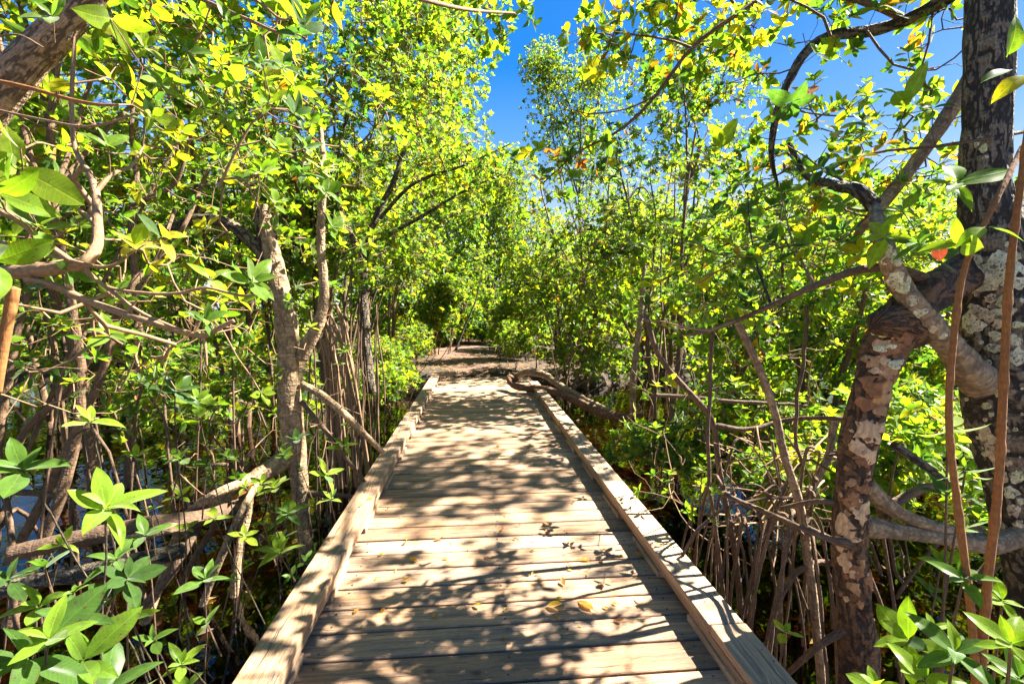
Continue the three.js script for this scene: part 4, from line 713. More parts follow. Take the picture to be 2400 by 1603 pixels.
// ------------------------------------------------------------------ left side: the pale trunk beside the boardwalk
{
  const d = 3.9, f = at(705, 1310, d), t = new Plant('mangrove_tree', 'pale grey mangrove trunk with broken top close to the left kerb', 'tree', V(f.x, -.95, f.z), { seed: 401, L: .085, bark: barkGrey }), o = t.base, R = t.R;
  const limb = (name, pts, radii, mat = barkGrey, sides = 14, n = 50, knob = .16) => { const m = part(name, radialTube(pts, radii, sides, n, o, knob, 6), mat, t.o); curve(pts, 24).forEach((p, k) => t.nodes.push({ p, r: .03, par: k ? t.nodes.length - 1 : -1, load: 0, fixed: true })); return m; };
  limb('trunk', AT(d, [715, 1420], [700, 1250], [688, 1130], [676, 1020], [664, 930], [660, 830], [655, 735], [640, 660], [625, 590], [612, 520], [604, 470]), [.06, .06, .066, .085, .093, .09, .085, .076, .07, .06, .03], barkGrey, 18, 70, .2);
  limb('splinter', AT(d, [600, 560], [592, 500], [588, 462]), [.04, .03, .008], barkDark, 6, 10); limb('splinter', AT(d, [625, 560], [632, 520], [636, 486]), [.03, .02, .006], barkDark, 6, 10);
  limb('branch', AT(d, [690, 825], [705, 790], [728, 745], [742, 690], [740, 620], [735, 560], [737, 480], [742, 400], [735, 300, 4.1]), [.05, .055, .05, .042, .038, .036, .032, .028, .02], barkGrey);
  limb('branch', AT(d, [632, 620], [590, 570], [555, 535], [510, 508], [450, 503], [400, 520, 4.1], [330, 525, 4.3]), [.06, .052, .05, .046, .042, .036, .03], barkDark);
  limb('buttress_root', AT(d, [680, 1030], [630, 1070, 3.8], [560, 1110, 3.6], [500, 1150, 3.4], [440, 1200, 3.2], [370, 1215, 3.0], [290, 1240, 2.9]), [.08, .075, .06, .05, .045, .04, .035], barkGrey);
  limb('prop_root', AT(d, [570, 1105, 3.6], [565, 1180, 3.6], [548, 1260, 3.5], [535, 1380, 3.4], [520, 1500, 3.4]), [.045, .035, .03, .03, .03], barkGrey);
  limb('prop_root', AT(3.3, [580, 1100, 3.6], [500, 1130], [430, 1180], [400, 1240], [370, 1330], [330, 1440, 3.1], [290, 1560, 3]), [.035, .034, .03, .028, .028, .028, .028], barkGrey);
  limb('prop_root', AT(3.1, [470, 1170, 3.3], [400, 1300], [330, 1390], [270, 1480], [220, 1600]), [.03, .03, .028, .026, .026], barkRoot);
  limb('prop_root', AT(3.3, [600, 1090, 3.7], [560, 1160], [500, 1290], [460, 1400], [420, 1560]), [.03, .026, .026, .025, .025], barkGrey);
  limb('prop_root', AT(3.5, [520, 1160], [440, 1290], [400, 1380], [350, 1540]), [.024, .022, .022, .022], barkRoot);
  limb('prop_root', AT(3.9, [690, 880], [735, 905], [790, 950], [840, 1000, 4.0], [880, 1040, 4.1]), [.03, .032, .03, .026, .02], barkGrey);
  limb('prop_root', AT(3.9, [690, 920], [740, 980], [800, 1060], [840, 1110, 4.0]), [.02, .02, .018, .014], barkRoot);
  limb('prop_root', AT(3.9, [690, 1130], [770, 1135], [815, 1138]), [.022, .02, .012], barkRoot);
  limb('fallen_log', AT(3.0, [560, 1160, 3.5], [450, 1190, 3.2], [330, 1205], [180, 1235, 2.9], [20, 1270, 2.8]), [.06, .06, .06, .055, .05], barkRoot, 10);
  limb('fallen_log', AT(2.7, [420, 1260, 3.0], [260, 1300], [100, 1330], [-60, 1370]), [.05, .05, .045, .045], barkDark, 10);
  for (let k = 0; k < 12; k++) { const a = at(470 + R() * 330, 700 + R() * 330, 4.1 + R() * 1.2), b = V(a.x + (R() - .5) * .7, -.95, a.z + (R() - .5) * .6); if (b.x > -1.3) b.x = -1.3 - R() * .2; if (a.x > -1.25) continue; t.root(a, b, .006 + R() * .008, .006 + R() * .006, .2, { mat: R() < .6 ? barkRoot : barkBrown }); }
  t.crown(V(-2.0, 3.6, -4.6), V(1.3, 1.6, 1.3), 210, { gap: .45, n: [5, 8] }).crown(V(-2.3, 1.9, -4.4), V(.9, .9, .8), 60, { gap: .5, bare: .3 });
  for (let k = 0; k < 26; k++) t.cluster(at(560 + R() * 300, 330 + R() * 250, 3.6 + R() * .8), 6, { L: .085 });
  for (let k = 0; k < 90; k++) t.cluster(at(380 + R() * 460, 640 + R() * 480, 3.3 + R() * 1.6), R() < .7 ? 0 : 5, { L: .08 });
  t.grow(); t.finish();
}
{ // many thin hanging roots behind it
  const t = new Plant('mangrove_tree', 'mangrove on a curtain of thin straight prop roots behind the pale trunk', 'tree', V(-2.05, -.95, -6.4), { seed: 410, L: .085, bark: barkDark }), R = t.R, o = t.base;
  const q = AT(6.4, [850, 900], [838, 760], [832, 640], [840, 560], [870, 480], [900, 420], [930, 330]);
  t.limb('trunk', q, .075, .03, { n: 30, mat: barkDark });
  t.limb('branch', AT(6.4, [835, 600], [780, 480], [770, 380], [800, 250]), .05, .02, { n: 20 }); t.limb('branch', AT(6.3, [850, 560], [960, 500], [1060, 440], [1150, 400]), .035, .01, { n: 20 });
  t.limb('branch', AT(6.3, [870, 500], [950, 420], [1060, 380], [1170, 330]), .03, .01, { n: 20 });
  for (let k = 0; k < 30; k++) { const x = 745 + R() * 130, y = 600 + R() * 300, dd = 5.7 + R() * 1.3, a = at(x, y, dd), b = at(x + (R() - .35) * 60, 1000, dd); b.y = -.95; if (b.x > -1.3) b.x = -1.3 - R() * .15; const m = a.clone().lerp(b, .5); m.x += (R() - .5) * .12; t.limb('prop_root', [a, m, b], .006 + R() * .007, .006 + R() * .009, { sides: 5, mat: [barkRoot, barkBrown, barkRoot][k % 3], attach: false, wob: .04, n: 12 }); }
  for (let k = 0; k < 14; k++) { const a = at(700 + R() * 60, 720 + R() * 120, 5.4), b = at(760 + R() * 100, 1000, 5.4); b.y = -.95; if (b.x > -1.3) b.x = -1.35; t.root(a, b, .014, .016, .5, { mat: barkTwig }); }
  t.crown(V(-1.4, 4.6, -6.6), V(1.5, 1.7, 1.6), 520, { gap: .42, n: [5, 8] }).crown(at(1050, 400, 6.4), V(.9, .7, .9), 170, { gap: .38, n: [5, 8] }).crown(at(900, 560, 6.2), V(.8, .8, .8), 130, { gap: .40, bare: .3 }).crown(V(-.8, 5.9, -7.2), V(1.2, 1.0, 1.4), 190, { gap: .45 });
  t.grow(); t.finish();
}
{ // two slanting stems further left
  const t = new Plant('mangrove_tree', 'two slanting bare stems crossing behind the left foreground leaves', 'tree', V(at(60, 1300, 3.4).x, -.95, at(60, 1300, 3.4).z), { seed: 420, L: .085, bark: barkBrown }), R = t.R;
  t.limb('stem', AT(3.4, [20, 1290], [100, 1140], [175, 985], [235, 850], [268, 730], [310, 640], [365, 600, 3.6], [420, 520, 3.8], [480, 380, 4]), .034, .016, { n: 40, knob: .1 });
  t.limb('stem', AT(3.3, [-60, 1240], [60, 985], [150, 900], [225, 790], [290, 700], [350, 610], [400, 480, 3.6]), .026, .014, { n: 40, knob: .1 });
  t.limb('branch', AT(3.6, [310, 640], [300, 500], [312, 400], [300, 300], [310, 180]), .026, .012, { n: 24, mat: barkBrown }); t.limb('branch', AT(3.5, [300, 470], [400, 420], [430, 330], [470, 200]), .02, .008, { n: 24, mat: barkBrown });
  for (let k = 0; k < 10; k++) { const a = at(20 + R() * 420, 700 + R() * 330, 3.0 + R() * 1.2), b = V(a.x + (R() - .5) * 1.2, -.95, a.z + (R() - .5) * .8); t.root(a, b, .006 + R() * .007, .006 + R() * .006, .3, { mat: R() < .6 ? barkRoot : barkBrown }); }
  t.crown(V(-2.6, 3.3, -3.6), V(1.4, 1.3, 1.3), 200, { gap: .46 }).crown(V(-3.2, 1.4, -3.9), V(1.3, .9, 1.1), 120, { gap: .46, bare: .3 });
  t.grow(); t.finish();
}
// the branches that reach in at the left edge
{
  const t = new Plant('mangrove_tree', 'tree at the left edge with sunlit pinkish branches reaching into view', 'tree', V(-2.9, -.95, -.9), { seed: 430, L: .105, bark: barkTwig }), R = t.R, o = t.base;
  const limb = (pts, radii, mat = barkTwig, sides = 10, n = 40, knob = .08) => { part('branch', radialTube(pts, radii, sides, n, o, knob, 6), mat, t.o); curve(pts, 20).forEach((p, k) => t.nodes.push({ p, r: .008, par: k ? t.nodes.length - 1 : -1, load: 0, fixed: true })); };
  part('trunk', radialTube([V(-2.9, -.95, -.9), V(-2.8, .4, -1), V(-2.6, 1.6, -1.1), V(-2.5, 2.8, -1.2)], [.1, .09, .08, .06], 12, 30, o, .15, 3), barkBrown, t.o);
  limb(AT(1.6, [-400, 640], [-100, 630], [60, 622], [150, 612], [195, 600], [220, 565, 1.65], [222, 500, 1.7], [218, 440, 1.75], [205, 400, 1.8], [172, 345, 1.85], [163, 250, 1.9], [168, 120, 1.95], [175, -20, 2]), [.03, .026, .025, .023, .021, .018, .015, .014, .011, .009, .008, .007, .006]);
  limb(AT(1.6, [218, 440, 1.75], [255, 400, 1.8], [300, 380, 1.9], [330, 330, 2]), [.010, .008, .006, .004]);
  limb(AT(1.6, [60, 640], [120, 655], [200, 690], [280, 718], [370, 745], [465, 770, 1.65], [505, 750, 1.65], [535, 735, 1.65]), [.014, .013, .0125, .012, .011, .010, .009, .007]);
  limb(AT(1.6, [465, 770, 1.65], [470, 800, 1.65], [473, 838, 1.65]), [.007, .005, .004]); limb(AT(1.6, [290, 722], [300, 705], [312, 690]), [.008, .006, .003]);
  limb(AT(1.5, [-40, 470], [40, 505], [100, 555], [160, 598]), [.010, .010, .010, .010]); limb(AT(1.5, [-40, 540], [60, 575], [130, 590], [215, 610]), [.006, .006, .006, .005]);
  limb(AT(1.6, [185, 605], [240, 612], [270, 603], [290, 588]), [.007, .006, .005, .004]);
  limb(AT(1.6, [190, 612], [240, 655], [330, 672], [410, 672], [470, 660], [560, 678], [620, 665]), [.006, .006, .006, .0055, .005, .005, .003]);
  limb(AT(1.6, [190, 620], [250, 665], [320, 715], [385, 745], [425, 760]), [.006, .006, .006, .0055, .003]);
  limb(AT(1.5, [-60, 175], [60, 200], [170, 230], [230, 240], [270, 240]), [.007, .0065, .006, .005, .003], barkOrange); limb(AT(1.5, [-60, 240], [100, 275], [200, 290], [270, 275], [310, 260]), [.004, .004, .004, .0035, .003]);
  limb(AT(1.8, [-40, 90], [40, 80], [100, 110]), [.005, .004, .003]);
  limb(AT(1.7, [30, 660], [20, 720], [5, 800], [-10, 900]), [.02, .018, .017, .016], barkOrange);
  limb(AT(2.0, [420, -20], [500, 15], [580, 50], [640, 75], [680, 78]), [.008, .008, .007, .006, .004]); limb(AT(2.0, [540, -30], [600, 10], [650, 45], [690, 25]), [.007, .006, .005, .003]);
  limb(AT(2.1, [590, 245], [630, 250], [660, 255]), [.004, .004, .003]); limb(AT(2.1, [500, 430], [560, 310], [590, 270], [650, 255]), [.007, .006, .004, .003]);
  const tips = [[90, 525, 1.5, 6, .13, 1, [20, -60]], [305, 570, 1.6, 6, .12, 6, [6, -50]], [368, 545, 1.62, 4, .11, 6, [30, -30]], [480, 640, 1.7, 4, .10, 1, [20, -50]], [575, 645, 1.6, 7, .12, 1, [30, -20]], [245, 335, 1.7, 4, .09, 1, [10, -30]], [672, 262, 1.9, 6, .11, 1, [30, -20]], [345, 265, 1.7, 5, .08, 1, [30, -10]], [600, 145, 1.9, 5, .11, 1, [10, -20]], [690, 85, 1.8, 4, .15, 1, [10, -30]], [700, 65, 1.8, 3, .15, 1, [-20, -60]], [250, 40, 1.5, 3, .13, 1, [40, 30]], [120, 40, 1.7, 5, .1, 1, [-10, -20]], [30, 380, 1.35, 4, .15, 1, [40, 10]], [-10, 440, 1.3, 4, .15, 1, [50, 20]], [45, 340, 1.3, 2, .14, 1, [-40, 10]], [-20, 600, 1.3, 4, .14, 1, [60, 30]], [85, 640, 1.6, 2, .09, 1, [0, 60]], [165, 620, 1.6, 3, .08, 1, [40, 20]], [250, 770, 1.8, 6, .11, 1, [0, -20]], [470, 735, 1.65, 5, .09, 1, [20, -20]], [630, 470, 2.1, 7, .1, 1, [10, -30]], [690, 400, 2.2, 7, .1, 1, [10, -30]], [640, 350, 2.2, 7, .1, 1, [10, -30]], [740, 390, 2.3, 8, .1, 1, [10, -30]], [745, 440, 2.3, 7, .1, 1, [20, -10]], [600, 400, 2.2, 6, .1, 1, [0, -30]], [560, 420, 2.2, 5, .09, 1, [0, -30]], [700, 340, 2.2, 7, .09, 1, [10, -30]], [370, 200, 1.9, 5, .1, 1, [10, -20]], [430, 120, 2.0, 5, .1, 1, [10, -20]], [470, 250, 2.0, 5, .1, 1, [10, -20]], [330, 110, 1.9, 5, .1, 1, [10, -20]], [530, 60, 2.0, 5, .1, 1, [10, -20]], [620, 520, 2.2, 5, .09, 1, [20, -10]], [760, 520, 2.4, 5, .09, 1, [10, -10]]];
  for (const [x, y, dd, n, L, tone, ax] of tips) { const p = at(x, y, dd); t.cluster(p, n, { L, axis: at(x + ax[0], y + ax[1], dd - .03).sub(p), tone, tilt: [25, 85], W: 1.05 }); }
  for (let k = 0; k < 150; k++) t.cluster(at(-20 + R() * 640, 150 + R() * 830, 1.9 + R() * 1.1), R() < .62 ? 0 : 5, { L: .08 });
  t.grow(); t.finish();
  // hanging orange leaf and the drooping dry one
  const o2 = thing('dry_leaf', 'orange yellow dying leaf hanging at the top left of the picture', 'leaf', at(765, 0, 1.7)); part('blade', LEAF_BIG[1], leafMats[7], o2).applyMatrix4(leafMatrix(V(0, 0, 0), V(.15, -1, 0), V(-.5, .1, 1), .1, .8)); part('stalk', new MB().tube([V(0, 0, 0), V(-.02, .06, 0), V(-.05, .1, 0)], [.002, .002, .0015], 5).geo(), barkTwig, o2);
}
{ // thick trunk slanting through the upper left corner
  const d = 1.95, t = new Plant('leaning_tree', 'thick sunlit trunk slanting through the upper left corner', 'tree', V(-2.6, -.95, -.5), { seed: 440, L: .105, bark: barkTwig }), R = t.R;
  part('trunk', radialTube([V(-2.9, -.95, -.6), V(-2.8, 1.0, -.9), ...AT(d, [-180, 420], [-20, 240], [70, 130], [150, 50], [205, -10], [290, -110], [400, -300])], [.1, .09, .075, .072, .068, .06, .052, .045, .04], 16, 60, t.base, .14, 4), barkMat([.42, .33, .24], [.74, .62, .48], [.16, .11, .07], { furrow: .7, bump: .014, seed: 240 }), t.o);
  curve(AT(d, [-20, 240], [150, 50], [290, -110], [400, -300]), 20).forEach((p, k) => t.nodes.push({ p, r: .02, par: k ? t.nodes.length - 1 : -1, load: 0, fixed: true }));
  t.limb('branch', AT(2.1, [290, -110], [420, -60], [560, -40], [700, -60], [900, -20, 2.6], [1060, 20, 3.2], [1180, 30, 3.8]), .03, .008, { n: 30 });
  for (let k = 0; k < 30; k++) t.cluster(at(60 + R() * 640, -60 + R() * 260, 2.0 + R() * .9), 5);
  for (const [x, y, dd] of [[1215, 45, 4], [1180, 20, 4], [1130, 30, 3.8], [1085, 60, 3.7], [1200, 0, 4], [1150, 70, 3.9], [1060, 20, 3.4], [1110, -10, 3.8], [1140, 100, 4], [1040, 60, 3.6], [1000, 20, 3.4], [1120, 110, 4.1]]) for (let k = 0; k < 2; k++) t.cluster(at(x + (R() - .5) * 40, y + (R() - .5) * 30, dd), 6, { L: .09 });
  t.grow(); t.finish();
}
// ------------------------------------------------------------------ young mangroves with whorls of leaves in the left foreground
const rosetteThings = [
  [240, 1170, 1.28, .125, 8, 1, [25, -60], 'large glossy whorl of bright leaves over the blue water on the left'],
  [50, 1080, 1.35, .12, 7, 1, [10, -50], 'bright whorl of leaves at the left edge above the blue water'],
  [205, 968, 1.7, .10, 6, 1, [0, -40], 'small sunlit whorl with one upright leaf left of the fallen logs'],
  [400, 900, 2.2, .11, 8, 1, [20, -30], 'sunlit leaf spray hanging over dark water midway along the left'],
  [450, 920, 2.3, .11, 7, 1, [20, -20], 'second sunlit leaf spray right beside the one over dark water'],
  [290, 1330, 1.35, .09, 7, 1, [20, -40], 'yellow green whorl on slanting stem above the long roots'],
  [265, 1285, 1.5, .08, 6, 1, [0, -50], 'darker green whorl just behind the yellow green one on the roots'],
  [470, 1330, 1.5, .085, 7, 1, [0, -40], 'glossy green whorl between the grey prop roots'],
  [90, 1390, 1.3, .085, 6, 1, [0, -50], 'bright whorl low at the left above the corner leaves'],
  [170, 1420, 1.15, .09, 6, 1, [10, -50], 'bright upright pair of leaves right of the low left whorl'],
  [60, 1510, .92, .15, 5, 1, [20, -20], 'very large pale veined leaf whorl in the bottom left corner'],
  [185, 1520, .95, .11, 6, 1, [20, -40], 'large upright leaves beside the corner whorl at the bottom left'],
  [240, 1590, .9, .12, 4, 1, [50, -50], 'broad leaf pointing right at the bottom edge on the left'],
  [415, 1525, 1.35, .07, 7, 1, [0, -30], 'dark green star shaped whorl low beside the brown water'],
  [300, 1420, 1.25, .08, 5, 1, [30, -40], 'green whorl leaning right below the slanting root'],
  [660, 1180, 2.2, .10, 9, 1, [0, -30], 'glossy dark green whorl in front of the foot of the pale trunk'],
  [630, 1120, 2.3, .09, 8, 1, [-10, -40], 'green upright whorl left of the foot of the pale trunk'],
  [745, 1090, 2.4, .10, 7, 1, [20, -30], 'green whorl close to the left kerb, beside the trunk foot'],
  [790, 1025, 2.9, .11, 8, 1, [10, -30], 'sunlit whorl against the hanging roots near the left kerb'],
  [640, 1270, 2.0, .10, 8, 1, [-10, -40], 'blue green whorl low over the dark water by the kerb'],
  [600, 1110, 2.5, .08, 6, 1, [0, -40], 'small whorl on a thin stem left of the upright one'],
  [700, 1290, 2.0, .07, 6, 1, [10, -30], 'small blue green whorl nearest to the left kerb foreground'],
  [520, 1050, 2.8, .10, 6, 1, [0, -40], 'dark whorl in the shade behind the grey buttress root'],
  [680, 1010, 3.3, .10, 7, 1, [0, -40], 'green whorl across the front of the pale trunk at mid height'],
  [560, 1230, 2.2, .07, 7, 1, [10, -40], 'yellow green young whorl on the mossy root'],
  [410, 1140, 2.6, .09, 5, 1, [0, -40], 'dark glossy whorl on the water in front of the fallen log'],
  [330, 1230, 1.9, .09, 6, 1, [0, -40], 'teal whorl in shade under the fallen log'],
  [20, 1330, 1.6, .09, 6, 1, [0, -40], 'green whorl at the left edge above the dark roots'],
  [140, 1250, 1.9, .085, 6, 1, [10, -40], 'small sunlit whorl over the blue water'],
  [350, 1470, 1.6, .07, 6, 1, [0, -40], 'dark green whorl among the grey roots near the bottom'],
  [110, 1470, 1.1, .10, 6, 1, [-10, -50], 'sunlit whorl between the corner leaves and the upright pair'],
  [310, 1050, 2.2, .08, 6, 1, [0, -40], 'green whorl over the dark water left of the grey buttress'],
  [490, 1190, 2.3, .08, 5, 1, [0, -40], 'green whorl on the upper side of the grey root'],
];
rosetteThings.forEach(([x, y, d, L, n, tone, ax, label], k) => {
  let p = at(x, y, d); while (p.x > -1.24) { d *= 1.06; L *= 1.06; p = at(x, y, d); }
  const foot = V(p.x + (k % 3 - 1) * .4 - .1, -.95, p.z - .15 - (k % 2) * .3); if (foot.x > -1.2) foot.x = -1.2 - (k % 4) * .03;
  const t = new Plant('mangrove_seedling', label, 'young mangrove', foot, { group: 'young mangroves left of the boardwalk', seed: 500 + k, L }), R = t.R;
  t.limb('stem', [foot, foot.clone().lerp(p, .5).add(V((R() - .5) * .35, 0, (R() - .5) * .2)), p], .0042, .003, { sides: 5, knob: .05, n: 14, wob: .03, mat: R() < .3 ? barkRoot : barkDark });
  t.rosette(p, at(x + ax[0], y + ax[1], d - .03).sub(p), n, L, { tone, tilt: [30, 92], W: .86 });
  if (R() < .6) { const q = p.clone().lerp(foot, .18).add(V((R() - .5) * .12, .04, (R() - .5) * .1)); t.limb('stem', [p.clone().lerp(foot, .3), q], .004, .003, { sides: 5, n: 4 }); t.rosette(q, V(R() - .5, 1, R() - .3), 5, L * .75, { tone }); }
  t.finish();
});
// low plants at the lower right
[[1800, 1450, 1.5, 0.060, 6, 1, [20, -50], 'small glossy whorl just right of the near right kerb'], [2085, 1470, 1.3, 0.104, 7, 1, [-20, -40], 'large dark leaved whorl beside the foot of the peeling trunk'], [2190, 1500, 1.2, 0.120, 7, 1, [20, -50], 'broad bright green leaves at the bottom right under the orange stems'], [2320, 1480, 1.2, 0.096, 7, 1, [0, -40], 'bright green whorl in the bottom right corner'], [2210, 1330, 1.5, 0.104, 7, 1, [0, -40], 'blue green narrow leaves in front of the low branch at the right'], [2300, 1380, 1.6, 0.080, 7, 1, [10, -50], 'green whorl behind the orange stems low on the right'], [2160, 1290, 2.1, 0.096, 8, 1, [-10, -40], 'yellow green whorl under the horizontal branches'], [2340, 1560, 1.1, 0.096, 7, 1, [0, -40], 'leafy whorl at the very corner bottom right'], [2120, 1560, 1.2, 0.104, 6, 1, [-10, -40], 'green leaves at the bottom edge left of the orange stems'], [2175, 985, 1.9, 0.136, 6, 1, [30, 40], 'broad translucent bright leaves between the two right trunks'], [2215, 1080, 1.9, 0.104, 5, 1, [30, 40], 'bright leaf pair hanging below the broad translucent leaves'], [1640, 1130, 2.7, 0.056, 6, 1, [0, -40], 'light green whorl on the roots beside the right kerb'], [1610, 1080, 3, 0.064, 7, 1, [0, -40], 'bright whorl over the orange shallows on the right']].forEach(([x, y, d, L, n, tone, ax, label], k) => {
  let p = at(x, y, d); while (p.x < 1.25) { d *= 1.06; L *= 1.06; p = at(x, y, d); }
  const foot = V(p.x + .05, -.95, p.z - .1);
  const t = new Plant('mangrove_seedling', label, 'young mangrove', foot, { group: 'young mangroves right of the boardwalk', seed: 560 + k, L }), R = t.R;
  t.limb('stem', [foot, foot.clone().lerp(p, .5).add(V((R() - .5) * .1, 0, (R() - .5) * .1)), p], .008, .004, { sides: 6, knob: .05, n: 14, mat: barkBrown });
  t.rosette(p, at(x + ax[0], y + ax[1], d - .03).sub(p), n, L, { tone, tilt: [30, 95], W: k === 9 ? 1.3 : 1 });
  if (k > 0) { const q = p.clone().lerp(foot, .15).add(V((R() - .5) * .2, .02, (R() - .5) * .15)); t.rosette(q, V(R() - .5, 1, R() - .3), 6, L * .8, { tone }); }
  t.finish();
});
